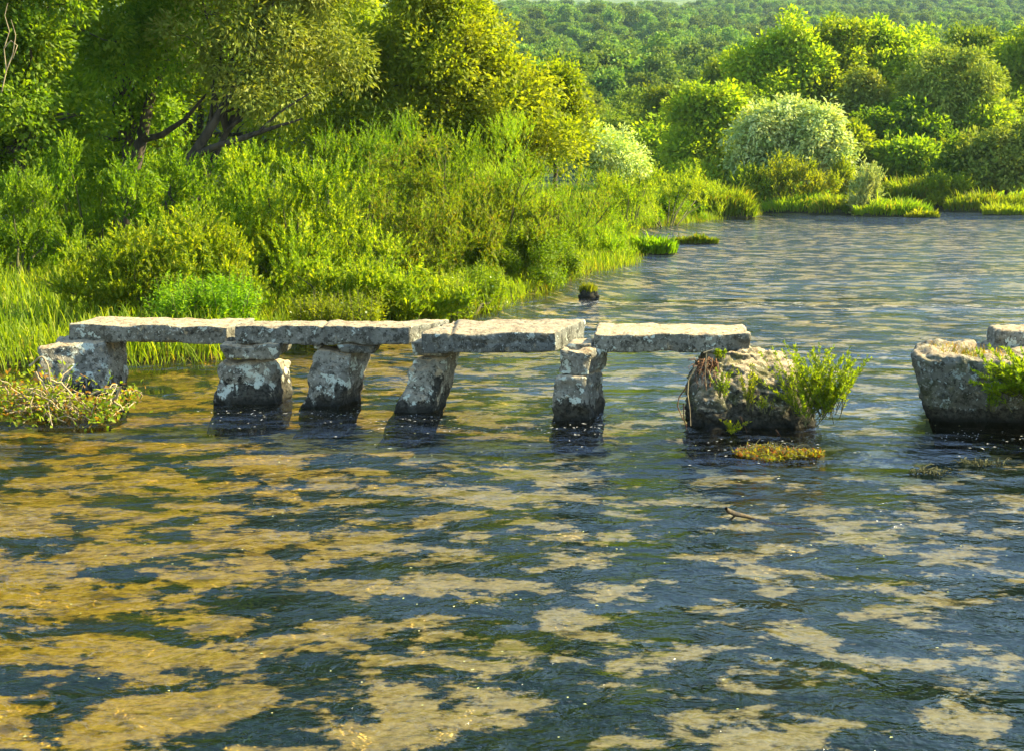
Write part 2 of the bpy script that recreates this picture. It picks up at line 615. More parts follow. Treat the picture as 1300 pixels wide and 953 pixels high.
def stone(name, label, cat, corners, seed, mat, res=0.03, k=9.0, rough=0.035, chip=0.05, big=0.03, cracks=(), group=None, parent=None, part=False, facet=2.2):
    """corners: dict order (u,v,w) -> 8 points, index = u + 2v + 4w with u left/right, v front/back, w bottom/top."""
    C = np.array(corners, float).reshape(2, 2, 2, 3)      # [w][v][u]
    du = np.linalg.norm(C[:, :, 1] - C[:, :, 0], axis=-1).mean()
    dv = np.linalg.norm(C[:, 1] - C[:, 0], axis=-1).mean()
    dw = np.linalg.norm(C[1] - C[0], axis=-1).mean()
    n = [max(4, int(round(x / res))) for x in (du, dv, dw)]
    V, Fc = cube_grid(n)
    # rounding in metric space so that edges keep one radius
    size = np.array([du, dv, dw]) / 2
    r = min(size) * (2.2 / k)
    Q = V * size
    inner = np.clip(Q, -(size - r), size - r)
    off = Q - inner
    Ln = np.linalg.norm(off, axis=1, keepdims=True)
    Q = np.where(Ln > 1e-9, inner + off / np.maximum(Ln, 1e-9) * np.minimum(Ln, r), Q)
    nr = nrm(np.where(Ln > 1e-9, off, V))
    U = Q / size
    u, v, w = [(U[:, i] + 1) / 2 for i in range(3)]

    def tri(u, v, w):
        o = 0
        for a in (0, 1):
            for b in (0, 1):
                for c in (0, 1):
                    o = o + ((w if a else 1 - w) * (v if b else 1 - v) * (u if c else 1 - u))[:, None] * C[a, b, c]
        return o
    P = tri(u, v, w)
    eu = nrm(C[:, :, 1].mean((0, 1)) - C[:, :, 0].mean((0, 1)))
    ev = nrm(C[:, 1].mean((0, 1)) - C[:, 0].mean((0, 1)))
    ew = nrm(C[1].mean((0, 1)) - C[0].mean((0, 1)))
    NR = nrm(nr[:, :1] * eu + nr[:, 1:2] * ev + nr[:, 2:] * ew)
    edge = np.clip((np.sort(np.abs(V), 1)[:, 1] - 0.55) / 0.45, 0, 1)
    sv = Vector((seed * 3.7, seed * 1.9, seed * 5.3))
    d = np.zeros(len(P))
    for i in range(len(P)):
        q = Vector(P[i]) + sv
        a = mn.fractal(q * 5.0, 0.7, 2.1, 6)
        b = mn.noise(q * 1.6)
        c = mn.noise(q * 3.1 + Vector((9, 4, 2)))
        f = mn.voronoi(q * 2.6)[0]
        d[i] = rough * (a + facet * (min(f[1] - f[0], 0.45) - 0.2)) + big * b - chip * edge[i] * max(0, c + 0.1) * 1.6
    for fn in cracks:
        d -= fn(P, NR)
    P = P + NR * d[:, None]
    o = mesh_obj(name, P, [Fc], mat, parent, smooth=True)
    ctr = P.mean(0)
    ctr[2] = P[:, 2].min()
    me = o.data
    me.vertices.foreach_set('co', (P - ctr).astype(np.float32).ravel())
    me.update()
    o.location = ctr
    if not part:
        tag(o, label, cat, group)
    return o


def face_stone(quad, Yf, back, dz_top=0.0, dz_bot=0.0, bot=None):
    """quad BL,BR,TR,TL in photo px on the front plane y=Yf (each may carry its own Y as third entry); back = (dx,dy)."""
    pts = []
    for q in quad:
        pts.append(ony(q[0], q[1], q[2] if len(q) > 2 else Yf))
    BL, BR, TR, TL = pts
    if bot is not None:
        BL = BL + (BL - TL) * ((bot - BL[2]) / (BL[2] - TL[2]))
        BR = BR + (BR - TR) * ((bot - BR[2]) / (BR[2] - TR[2]))
    b = np.array([back[0], back[1], 0])
    up, dn = np.array([0, 0, dz_top]), np.array([0, 0, dz_bot])
    return [BL, BR, BL + b + dn, BR + b + dn, TL, TR, TL + b + up, TR + b + up]


def slab(name, label, tops, zt, th, seed, cracks=(), dzs=(0, 0, 0, 0)):
    """tops FL,FR,BR,BL pixels on z=zt"""
    FL, FR, BR, BL = [onz(p[0], p[1], zt + e) for p, e in zip(tops, dzs)]
    t = np.array([0, 0, th])
    return stone(name, label, 'stone slab', [FL - t, FR - t, BL - t, BR - t, FL, FR, BL, BR], seed, M_SLAB, res=0.026, k=20, rough=0.014, facet=0.6, chip=0.035, big=0.012, cracks=cracks, group='slabs laid across the stone piers')


def vcrack(x0, amp=0.03, wdt=0.02, tilt=0.0):
    def fn(P, NR):
        xx = P[:, 0] - x0 - tilt * P[:, 2] - 0.02 * np.sin(P[:, 2] * 23)
        return amp * np.exp(-(xx / wdt) ** 2)
    return fn


def hcrack(z0, x0, x1, amp=0.03, wdt=0.018):
    def fn(P, NR):
        zz = P[:, 2] - z0 - 0.015 * np.sin(P[:, 0] * 7)
        return amp * np.exp(-(zz / wdt) ** 2) * ((P[:, 0] > x0) & (P[:, 0] < x1)) * (np.abs(NR[:, 2]) < 0.6)
    return fn


# slabs
slab('stone_slab', 'broad flat slab at the left end of the footbridge with slanted right end', [(86, 411), (289, 415), (324, 404), (126, 402)], 0.985, 0.245, 1, dzs=(0, 0, 0, 0))
cx = onz(410, 413, 1.0)[0]
slab('stone_slab', 'long thin grey slab with an upright crack, spanning two piers', [(297, 413), (519, 415), (570, 406), (331, 406.5)], 1.03, 0.25, 2, cracks=(vcrack(cx, 0.035, 0.018, 0.05),))
cx = onz(575, 422, 1.02)[0]
slab('stone_slab', 'thick cracked slab whose rough left end overlaps its neighbour', [(534, 423), (706, 421), (743, 406), (576, 405.5)], 1.03, 0.265, 3,
     cracks=(vcrack(cx, 0.04, 0.02), hcrack(0.90, cx, cx + 1.2, 0.03)))
slab('stone_slab', 'short slab reaching from the last pier to the mossy boulder', [(754, 424), (953, 423), (943, 412), (760, 409.5)], 1.045, 0.235, 4)

GP = 'upright stone piers of the footbridge'
PC = 'stone pier'
BOT = -0.46
# pier 1, seen at the left
stone('pier_block', 'biggest pier block with sloping shoulder under the leftmost slab', PC,
      face_stone([(44, 510, 18.3), (134, 512, 18.45), (135, 433, 18.8), (47, 441, 18.55)], 18.5, (0.12, 0.8), 0.07, bot=BOT), 11, M_PIER, k=18, rough=0.03, chip=0.06, group=GP)
# pier 2
stone('pier_block', 'squat pier block carrying a flat capstone, second from the left bank', PC,
      face_stone([(268, 514), (342, 517), (341, 459, 18.45), (276, 460, 18.45)], 18.25, (0.20, 0.7), -0.07, bot=BOT), 12, M_PIER, k=12, group=GP)
stone('capstone', 'flat rounded capstone between squat pier block and two slab ends', 'capstone',
      face_stone([(285, 459), (352, 457), (355, 437), (278, 438)], 18.3, (0.06, 0.7)), 13, M_SLAB, k=7, rough=0.02, group='small stones wedged under the slabs')
# pier 3
stone('pier_block', 'leaning narrow pier block under the cracked thin slab', PC,
      face_stone([(381, 515), (432, 518), (446, 448, 18.35), (399, 443, 18.35)], 18.1, (0.22, 0.6), bot=BOT), 14, M_PIER, k=12, group=GP)
stone('packing_stone', 'tiny wedge stone at the left top of the leaning narrow pier', 'packing stone',
      face_stone([(398, 444), (407, 444), (409, 437), (396, 437)], 18.35, (0.02, 0.4)), 15, M_SLAB, k=5, rough=0.01, chip=0.01, big=0.005, group='small stones wedged under the slabs')
stone('packing_stone', 'flat brown wedge stone at the right top of the leaning narrow pier', 'packing stone',
      face_stone([(433, 447), (474, 450), (478, 438), (426, 437)], 18.3, (0.03, 0.5)), 16, M_SLAB, k=6, rough=0.012, chip=0.02, big=0.01, group='small stones wedged under the slabs')
# pier 4
stone('pier_block', 'strongly tilted pier block with white lichen below the thick cracked slab', PC,
      face_stone([(496, 522), (546, 526), (572, 450, 18.1), (527, 453, 18.0)], 17.65, (0.17, 0.6), bot=BOT), 17, M_PIER, k=10, chip=0.07, group=GP)
stone('capstone', 'brown flat stone squeezed between the tilted pier and two slabs', 'capstone',
      face_stone([(524, 452), (560, 455), (588, 444), (519, 432)], 17.9, (0.2, 0.6)), 18, M_SLAB, k=6, rough=0.02, group='small stones wedged under the slabs')
# pier 5
stone('pier_block', 'lower of the two stacked blocks in the rightmost pier', PC,
      face_stone([(699, 532), (747, 534), (746, 478), (702, 479)], 17.1, (0.26, 0.75), bot=BOT), 19, M_PIER, k=10, group=GP)
stone('pier_block', 'upper of the two stacked blocks in the rightmost pier', PC,
      face_stone([(706, 476), (749, 478), (754, 448), (710, 442)], 17.15, (0.26, 0.75)), 20, M_PIER, k=10, chip=0.04, group=GP)
stone('packing_stone', 'small sunlit stone filling the gap between two slab ends', 'packing stone',
      face_stone([(714, 445), (752, 448), (750, 436), (722, 436)], 17.3, (0.1, 0.5)), 21, M_SLAB, k=6, rough=0.012, chip=0.02, big=0.01, group='small stones wedged under the slabs')

# boulder under the free end of slab 4
bc = face_stone([(877, 553, 16.5), (1040, 553, 16.55), (1018, 470, 17.1), (893, 456, 17.0)], 16.6, (0.1, 1.25), 0.10, bot=BOT)
boulder = stone('mossy_boulder', 'big rounded mossy boulder in the river at the end of the slabs', 'boulder', bc, 31, M_BOULDER, res=0.026, k=4.6, rough=0.075, facet=0.9, chip=0.08, big=0.09)
stone('packing_stone', 'dark rough stone on top of the mossy boulder under the slab end', 'packing stone',
      face_stone([(900, 470), (968, 466), (955, 445), (910, 447)], 17.3, (0.05, 0.5)), 32, M_BOULDER, k=4, rough=0.05, chip=0.06, big=0.03, group='small stones wedged under the slabs')

# right-hand overhanging rock
A = lambda px, py, y: ony(px, py, y)
rc = [A(1192, 524, 17.15), A(1380, 535, 17.0), A(1200, 500, 18.2), A(1370, 500, 18.2), A(1153, 444, 17.0), A(1390, 480, 16.6), A(1160, 432, 18.6), A(1385, 432, 18.6)]
for q in (0, 1, 2, 3):
    rc[q][2] = BOT if q < 2 else BOT
stone('river_rock', 'overhanging pale boulder with a flat grassy top at the right', 'boulder', rc, 33, M_ROCK, res=0.035, k=9, rough=0.05, facet=1.2, chip=0.07, big=0.05)
stone('river_rock', 'small dark block on top of the overhanging boulder behind the shrub', 'stone block',
      face_stone([(1262, 452), (1340, 462), (1340, 418), (1268, 420)], 18.0, (0.05, 0.6)), 34, M_SLAB, k=9, rough=0.02)

# ------------------------------------------------------------------ materials of plants
YG = (0.20, 0.24, 0.010)
M_WILLOW = leaf_mat('willow_leaf', (0.095, 0.16, 0.005), (0.19, 0.255, 0.008), (0.28, 0.31, 0.015), rare=0.2)
M_OLIVE = leaf_mat('olive_leaf', (0.085, 0.145, 0.006), (0.17, 0.23, 0.010), (0.17, 0.16, 0.02), rare=0.2)
M_NETTLE = leaf_mat('nettle_leaf', (0.09, 0.17, 0.005), (0.18, 0.27, 0.008))
M_GREEN = leaf_mat('bright_leaf', (0.11, 0.17, 0.006), (0.21, 0.25, 0.010))
M_YELLOW = leaf_mat('yellow_leaf', (0.125, 0.175, 0.007), (0.25, 0.28, 0.012))
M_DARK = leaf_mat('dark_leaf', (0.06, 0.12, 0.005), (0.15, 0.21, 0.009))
M_SILVER = leaf_mat('silver_leaf', (0.22, 0.27, 0.09), (0.46, 0.48, 0.25), transl=0.25)
M_GREYG = leaf_mat('grey_green_leaf', (0.13, 0.175, 0.02), (0.25, 0.28, 0.055), transl=0.3)
M_FAR = leaf_mat('far_leaf', (0.09, 0.145, 0.012), (0.18, 0.23, 0.022), objvar=0.3, transl=0.3)
M_GRASS = leaf_mat('grass_blade', (0.10, 0.145, 0.005), (0.20, 0.235, 0.009), (0.26, 0.25, 0.04), rare=0.1)
M_SEDGE = leaf_mat('sedge_blade', (0.12, 0.18, 0.006), (0.20, 0.26, 0.010), (0.25, 0.20, 0.03), rare=0.12)
M_WEED = leaf_mat('water_weed', (0.12, 0.12, 0.01), (0.22, 0.20, 0.02), (0.18, 0.07, 0.02), rare=0.3)
M_FLOWER = leaf_mat('flower', (0.42, 0.42, 0.22), (0.5, 0.5, 0.3), transl=0.2)
M_BARK = wood_mat('bark', (0.022, 0.016, 0.010), (0.075, 0.058, 0.038))
M_TWIG = wood_mat('twig', (0.05, 0.05, 0.012), (0.10, 0.10, 0.025), 12)
M_DRIFT = wood_mat('driftwood', (0.22, 0.17, 0.09), (0.45, 0.36, 0.20), 14)
M_ROOT = wood_mat('root', (0.06, 0.03, 0.015), (0.20, 0.09, 0.03), 14)


# ------------------------------------------------------------------ plants
def lobe_points(lobes, n, r, smin, smax, zmin=-0.55):
    Lb = np.array([l[:6] for l in lobes], float)
    wgt = (Lb[:, 3] * Lb[:, 4] + Lb[:, 3] * Lb[:, 5] + Lb[:, 4] * Lb[:, 5])
    ix = r.choice(len(Lb), n, p=wgt / wgt.sum())
    d = rdir(n, r)
    for _ in range(3):
        bad = d[:, 2] < zmin
        d[bad] = rdir(int(bad.sum()), r)
    s = r.uniform(smin ** 2, smax ** 2, n) ** 0.5
    # bumpy envelope
    bump = 1 + 0.16 * np.sin(d[:, 0] * 5 + ix * 1.3) * np.sin(d[:, 1] * 6 + ix) + 0.10 * np.sin(d[:, 2] * 9 + ix * 2.1)
    P = Lb[ix, :3] + d * Lb[ix, 3:6] * (s * bump)[:, None]
    return P, nrm(d / Lb[ix, 3:6]), ix


def sublobes(lobes, r, n=12):
    out = []
    for l in lobes:
        c, R3 = np.array(l[:3]), np.array(l[3:6])
        out.append([*c, *(R3 * 0.58)])
        d = rdir(n, r)
        d[:, 2] = np.where(d[:, 2] < -0.5, -d[:, 2], d[:, 2])
        for q in d:
            k = r.uniform(0.2, 0.44)
            out.append([*(c + q * R3 * (1.16 - k * r.uniform(0.3, 1.3))), *(np.maximum(R3 * k, R3.mean() * k * 0.8) * [1.1, 1.1, 0.85])])
    return out


def crown_leaves(lobes, nclump, per, cr, L, W, r, droop=0.25, smin=0.55, flat=0.6, spread=0.75, nout=0.75, nj=0.38):
    P, out, ix = lobe_points(lobes, nclump, r, smin, 1.0)
    cs = cr * r.uniform(0.6, 1.35, nclump)
    n = nclump * per
    ci = np.repeat(np.arange(nclump), per)
    off = r.normal(0, 1, (n, 3))
    off = off / np.maximum(1.0, np.linalg.norm(off, axis=1, keepdims=True) / 1.6)
    tilt = out[ci] * (off * out[ci]).sum(1, keepdims=True)
    off = off - tilt * (1 - flat)
    Q = P[ci] + off * cs[ci][:, None] * 0.62
    D = nrm(out[ci] * 0.5 + off * 0.5 + r.normal(0, spread * 0.6, (n, 3)) + np.array([0, 0, -droop]))
    N = nrm(np.array([0, 0, 0.45]) + out[ci] * 0.55 + off * nout + r.normal(0, nj, (n, 3)))
    return leaves(Q, D, N, L * r.uniform(0.65, 1.3, n), W * r.uniform(0.7, 1.25, n)), P


def shoots(lobes, nsh, per, length, L, W, r, smin=0.55, up=0.9, gauss=0.25, ang=0.6):
    """upright leafy shoots growing out of a dome"""
    P, out, ix = lobe_points(lobes, nsh, r, smin, 0.98, -0.2)
    ax = nrm(out * 0.65 + np.array([0, 0, up]) + r.normal(0, gauss, (nsh, 3)))
    ln = length * r.uniform(0.5, 1.35, nsh)
    P = P - ax * (ln * 0.55)[:, None]
    per = int(per * 1.3)
    t = np.tile((np.arange(per) + 0.5) / per, nsh)
    si = np.repeat(np.arange(nsh), per)
    n = nsh * per
    side = nrm(np.cross(ax[si], rdir(n, r)))
    D = nrm(ax[si] * math.cos(ang) + side * math.sin(ang))
    N = nrm(ax[si] * 0.6 + np.array([0, 0, 0.5]) + r.normal(0, 0.4, (n, 3)))
    bend = np.array([0, 0, -0.10]) * (t ** 2)[:, None] * length
    Q = P[si] + ax[si] * (t * ln[si])[:, None] + bend
    sc = (1.05 - 0.55 * t)
    lv = leaves(Q, D, N, L * sc * r.uniform(0.7, 1.2, n), W * sc, fold=0.1)
    return lv, P, P + ax * ln[:, None]


def blades(P, h, w, lean, r, dirs=None):
    """grass blades: bent strips with three faces"""
    n = len(P)
    a = r.uniform(0, 2 * math.pi, n)
    ld = np.stack([np.cos(a), np.sin(a), np.zeros(n)], 1)
    if dirs is not None:
        ld = nrm(ld * 0.6 + dirs)
    b = a + math.pi / 2 + r.normal(0, 0.5, n)
    sd_ = np.stack([np.cos(b), np.sin(b), np.zeros(n)], 1)
    h = np.asarray(h).reshape(-1, 1) * np.ones((n, 1))
    ln = lean * r.uniform(0.2, 1.3, (n, 1)) * h
    up = np.array([0, 0, 1.0])
    p1 = P + up * h * 0.5 + ld * ln * 0.25
    p2 = P + up * h * 0.88 + ld * ln * 0.65
    p3 = P + up * h * (1.05 - 0.12 * lean) + ld * ln * 1.15
    V = np.stack([P - sd_ * w * .5, P + sd_ * w * .5, p1 + sd_ * w * .45, p1 - sd_ * w * .45, p2 + sd_ * w * .3, p2 - sd_ * w * .3, p3], 1).reshape(-1, 3)
    i = np.arange(n)[:, None] * 7
    q = np.concatenate([i + np.array([[0, 1, 2, 3]]), i + np.array([[3, 2, 4, 5]])])
    tr = i + np.array([[5, 4, 6]])
    return V, q, tr


def limbs(acc, base, lobes, r0, r, clumps=None, nbr=60, sides=7, trunk_top=None):
    """trunk, limbs to the lobe centres and branches towards clumps"""
    base = np.asarray(base, float)
    cs = np.array([l[:3] for l in lobes])
    top = cs.mean(0) if trunk_top is None else np.asarray(trunk_top, float)
    fork = base + (top - base) * 0.55
    tp = curve(base, fork, 0, 7, r0 * 0.25, r)
    tr = np.linspace(r0 * 1.15, r0 * 0.75, 7)
    tr[0] = r0 * 1.5
    acc.add(tube(tp, tr, sides + 3))
    skeleton = [(tp[i], tr[i]) for i in range(3, 7)]
    for c in cs:
        pts = curve(fork, c, 0.08 * np.linalg.norm(c - fork), 7, 0.05 * np.linalg.norm(c - fork), r)
        pts[0] = fork
        rr = np.linspace(r0 * 0.6, r0 * 0.16, 7)
        acc.add(tube(pts, rr, sides))
        skeleton += [(pts[i], rr[i]) for i in range(1, 7)]
    if clumps is not None and len(clumps):
        S = np.array([s[0] for s in skeleton])
        rs = np.array([s[1] for s in skeleton])
        for c in clumps[r.choice(len(clumps), min(nbr, len(clumps)), replace=False)]:
            j = int(np.argmin(np.linalg.norm(S - c, axis=1) + np.maximum(0, S[:, 2] - c[2]) * 0.8))
            ln = np.linalg.norm(c - S[j])
            pts = curve(S[j], c, 0.06 * ln, 5, 0.05 * ln, r)
            acc.add(tube(pts, np.linspace(min(rs[j] * 0.5, r0 * 0.2), r0 * 0.03 + 0.004, 5), 5))


def T(px, py, Y, rpx, rpy, rd=None):
    """lobe from photo pixels at depth Y: centre and radii in px; rd = depth radius in m"""
    c = ony(px, py, Y)
    s = 1 / ppm(Y)
    return [c[0], c[1], c[2], rpx * s, (rd if rd else rpx * s), rpy * s]


def rel(lobes, b):
    return [[l[0] - b[0], l[1] - b[1], l[2] - b[2], *l[3:]] for l in lobes]


def tree(label, base_px, Y, lobes, mat, seed, nclump, per, cr, L, W, r0=0.2, droop=0.25, smin=0.55, name='tree', cat='tree', group=None, nbr=60, lean_top=None, extra=None, spread=0.75):
    r = np.random.default_rng(seed)
    bx = (base_px - 650) / F * Y
    b = np.array([bx, Y, gz(bx, Y) - 0.05])
    o = root(name, label, cat, b, group)
    Lb = rel(lobes, b)
    lv, P = crown_leaves(sublobes(Lb, r), int(nclump * 1.0), int(per * 1.3), cr * 1.0, L, W, r, droop, smin, spread=spread)
    A_ = Acc()
    A_.add(lv)
    A_.build('crown', mat, o)
    W_ = Acc()
    limbs(W_, (0, 0, 0), Lb, r0, r, P, nbr, trunk_top=None if lean_top is None else np.asarray(lean_top) - b)
    if extra:
        for pts, rr in extra:
            W_.add(tube(np.asarray(pts) - b, rr, 8))
    W_.build('trunk', M_BARK, o, smooth=True)
    return o


def bush(label, px, Y, lobes, mat, seed, nsh, per, length, L, W, name='willow_bush', cat='bush', up=0.9, gauss=0.25, group=None, flowers=0, stems=14, smin=0.55, ang=0.6):
    r = np.random.default_rng(seed)
    bx = (px - 650) / F * Y
    b = np.array([bx, Y, max(gz(bx, Y), 0.0) - 0.04])
    o = root(name, label, cat, b, group)
    Lb = rel(lobes, b)
    for l in list(Lb):
        if l[2] - l[5] * 0.6 > 0.12:
            Lb.append([l[0], l[1], l[2] * 0.42, l[3] * 0.95, l[4] * 0.95, l[2] * 0.48])
    nsh = int(nsh * 1.3)
    if nsh > 430:
        Lb = sublobes(Lb, r, 7)
    lv, P0, P1 = shoots(Lb, nsh, per, length, L, W, r, smin, up, gauss, ang)
    A_ = Acc()
    A_.add(lv)
    A_.build('foliage', mat, o)
    W_ = Acc()
    for i in r.choice(nsh, min(nsh, 90), replace=False):
        W_.add(tube(np.array([P0[i], P1[i]]), [0.008, 0.003], 4))
    for i in r.choice(nsh, stems, replace=False):
        s0 = np.array([*(P0[i][:2] * 0.25), 0])
        W_.add(tube(curve(s0, P0[i], 0.1, 5, 0.04, r), np.linspace(0.035, 0.01, 5), 5))
    W_.build('stems', M_TWIG, o)
    if flowers:
        Pf, of, _ = lobe_points(Lb, flowers, r, 0.9, 1.06, 0.0)
        n = flowers
        lv = leaves(Pf, rdir(n, r), nrm(of + r.normal(0, .3, (n, 3))), 0.05, 0.045, 0.05, 0.5)
        f = Acc()
        f.add(lv)
        f.build('blossom', M_FLOWER, o)
    return o


GB = 'bushes along the left bank'
FINE = dict(length=0.66, L=0.12, W=0.050)
# --- bushes of the left bank, front row
bush('low yellow-green willow bush behind the leftmost slab', 205, 25.6, [T(130, 350, 25.6, 50, 50), T(205, 335, 25.6, 75, 58), T(285, 350, 25.4, 48, 50)], M_WILLOW, 101, 620, 26, group=GB, up=0.65, gauss=0.32, **FINE)
bush('tall bright willow bush below the long slanting bare branch', 360, 29.5, [T(300, 270, 29.5, 58, 75), T(365, 258, 29.8, 75, 58), T(430, 275, 29.5, 50, 70), T(360, 320, 29, 95, 50)], M_WILLOW, 102, 900, 26, group=GB, **FINE)
bush('low spreading bush between tall bright willow and the waterside', 470, 26.6, [T(400, 372, 26.8, 50, 38), T(470, 358, 26.8, 70, 45), T(545, 375, 27.2, 50, 33)], M_WILLOW, 103, 640, 24, group=GB, up=0.55, gauss=0.36, **FINE)
bush('olive-brown bush with bare twigs showing, right of the tall bright willow', 545, 33.5, [T(500, 240, 33.5, 55, 62), T(570, 235, 33.5, 60, 60), T(545, 290, 33, 85, 42)], M_OLIVE, 104, 620, 24, group=GB, length=0.8, L=0.12, W=0.038, gauss=0.40, up=0.6)
bush('rounded grey-green bush in the middle of the left bank', 625, 35.0, [T(600, 290, 35, 42, 40), T(650, 262, 35.5, 52, 50), T(680, 300, 35, 38, 35)], M_OLIVE, 105, 620, 22, group=GB, length=0.6, L=0.12, W=0.042)  # darker olive leaves put deep shadow into the bush colour
bush('yellow-green bush in front of the large maple', 610, 38.5, [T(560, 215, 38.5, 55, 50), T(640, 195, 39, 60, 52), T(610, 240, 38, 70, 40)], M_GREEN, 106, 640, 22, group=GB, length=0.7, L=0.11, W=0.03)
bush('bush with two rounded heads beneath the pale flowering tree', 715, 43.5, [T(690, 250, 43, 45, 45), T(745, 262, 44, 45, 40), T(715, 285, 42, 60, 38)], M_OLIVE, 107, 620, 20, group=GB, length=0.6, L=0.12, W=0.032)
bush('small rounded willow bush at the water by the narrow inlet', 770, 43.0, [T(745, 318, 41.6, 32, 24), T(780, 312, 43, 25, 26)], M_WILLOW, 108, 360, 20, group=GB, length=0.5, L=0.11, W=0.03)
bush('golden-green low bush behind the fleshy mound on the far point', 845, 64, [T(815, 238, 62, 38, 24), T(860, 232, 66, 38, 22), T(900, 246, 72, 26, 12)], M_YELLOW, 109, 600, 16, group=GB, length=0.7, L=0.16, W=0.05)
bush('slender upright bush left of the golden low bush', 795, 56, [T(770, 262, 52, 32, 34), T(800, 236, 57, 34, 34)], M_WILLOW, 110, 560, 18, group=GB, length=0.7, L=0.14, W=0.04)
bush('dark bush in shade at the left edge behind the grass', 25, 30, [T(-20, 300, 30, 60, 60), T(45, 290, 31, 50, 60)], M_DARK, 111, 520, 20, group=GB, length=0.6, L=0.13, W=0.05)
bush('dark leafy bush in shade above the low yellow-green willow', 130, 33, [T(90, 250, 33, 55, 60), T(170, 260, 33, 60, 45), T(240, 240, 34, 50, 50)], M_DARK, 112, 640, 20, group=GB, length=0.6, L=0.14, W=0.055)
bush('mid-green bush showing between olive-brown bush and tall bright willow', 460, 36, [T(450, 225, 36, 55, 60), T(490, 190, 37, 45, 50)], M_DARK, 113, 560, 20, group=GB, length=0.7, L=0.12, W=0.035)  # darker leaf material stands in for deep shadow in this bush

bush('shaded thicket under the dark willow, left of its trunk', 100, 41, [T(40, 250, 41, 70, 45), T(110, 240, 41, 60, 50), T(180, 250, 41, 60, 40)], M_GREEN, 114, 620, 18, group=GB, length=0.7, L=0.16, W=0.06)
bush('shaded thicket right of the two willow trunks', 290, 43, [T(250, 245, 43, 60, 45), T(320, 235, 43, 60, 50), T(390, 225, 43, 60, 50)], M_GREEN, 115, 620, 18, group=GB, length=0.7, L=0.16, W=0.06)

# broad-leaved herbs
NET = dict(name='nettle_patch', cat='herb patch', length=0.55, up=1.4, gauss=0.18, ang=1.1, group='leafy herb patches on the left bank', stems=6)
bush('dark leafy herb patch right behind the leftmost slab end', 265, 23.6, [T(225, 385, 23.6, 40, 26), T(285, 380, 23.8, 48, 30)], M_NETTLE, 121, 260, 16, L=0.13, W=0.045, **NET)
bush('vivid green herb patch spilling to the water before the grey-green bush', 660, 35.0, [T(620, 325, 34.5, 42, 24), T(665, 318, 35, 55, 26), T(705, 325, 36.5, 30, 18)], M_NETTLE, 122, 520, 16, L=0.13, W=0.055, **NET)
bush('light herb patch speckled with tiny white flowers by the slab crack', 425, 24.6, [T(400, 398, 24.4, 40, 16), T(450, 395, 24.8, 40, 18)], M_GREEN, 123, 240, 16, L=0.12, W=0.04, flowers=26, **NET)
bush('herb patch with white flowers above the river-bank corner', 590, 28.3, [T(575, 375, 28.2, 32, 22), T(610, 365, 29.5, 34, 24)], M_GREEN, 124, 320, 16, L=0.11, W=0.04, flowers=40, **NET)
bush('small herb patch with white flowers at the water edge near tufted rock', 712, 37, [T(690, 345, 36.4, 18, 12), T(716, 342, 37.2, 22, 12)], M_GREEN, 125, 200, 14, L=0.13, W=0.045, flowers=60, **NET)
bush('fleshy bright green mound on the far point of the bank', 840, 66.5, [T(812, 272, 65, 30, 16), T(845, 268, 67, 36, 16), T(870, 272, 69, 22, 14)], M_NETTLE, 126, 520, 14, L=0.2, W=0.10, **NET)

# --- trees of the left bank
GT = 'tall trees of the left bank'
cz = lambda px, py, Y: ony(px, py, Y)
ex = []
b0 = cz(165, 270, 38)
f0 = cz(183, 165, 38.2)
ex.append((np.array([cz(158, 290, 38), cz(166, 230, 38), cz(180, 175, 38.1), cz(192, 120, 38.3), cz(215, 60, 38.4), cz(232, -40, 38.6)]), [0.22, 0.19, 0.16, 0.13, 0.1, 0.05]))
ex.append((np.array([cz(180, 178, 38.1), cz(205, 172, 37.8), cz(235, 152, 37.5), cz(262, 120, 37.3)]), [0.10, 0.085, 0.06, 0.03]))
tree('dark willow with a leaning trunk splitting low, left of the slanting branch', 160, 38,
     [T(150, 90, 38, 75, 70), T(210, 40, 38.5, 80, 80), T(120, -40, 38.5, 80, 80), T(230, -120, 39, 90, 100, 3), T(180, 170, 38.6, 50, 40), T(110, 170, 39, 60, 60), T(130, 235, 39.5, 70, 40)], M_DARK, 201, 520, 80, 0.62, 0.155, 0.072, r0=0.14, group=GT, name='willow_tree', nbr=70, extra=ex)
ex = []
ex.append((np.array([cz(208, 272, 36), cz(225, 235, 36), cz(245, 198, 36), cz(266, 165, 35.9), cz(290, 125, 35.8), cz(312, 85, 36), cz(345, 20, 36.5), cz(360, -60, 37)]), [0.15, 0.15, 0.14, 0.12, 0.10, 0.08, 0.06, 0.03]))
ex.append((np.array([cz(243, 200, 36), cz(275, 186, 35.6), cz(310, 175, 35.2), cz(345, 163, 34.8), cz(384, 151, 34.5)]), [0.095, 0.085, 0.075, 0.05, 0.022]))
ex.append((np.array([cz(330, 166, 34.9), cz(352, 145, 34.9), cz(378, 128, 34.9), cz(395, 118, 35)]), [0.04, 0.032, 0.025, 0.012]))
ex.append((np.array([cz(266, 165, 35.9), cz(268, 140, 35.7), cz(270, 118, 35.6)]), [0.03, 0.025, 0.02]))
tree('pale-leaved willow with a dark branch slanting out low to the right', 210, 36,
     [T(300, 80, 36.2, 80, 62), T(370, 60, 36.5, 62, 72), T(260, -30, 37, 90, 80), T(370, -70, 37.3, 80, 80), T(340, 128, 35.8, 55, 28), T(415, 85, 36.8, 48, 55), T(400, 10, 37, 60, 60)], M_GREYG, 202, 400, 75, 0.55, 0.16, 0.055, r0=0.10, group=GT, name='willow_tree', nbr=90, extra=ex, droop=0.4)
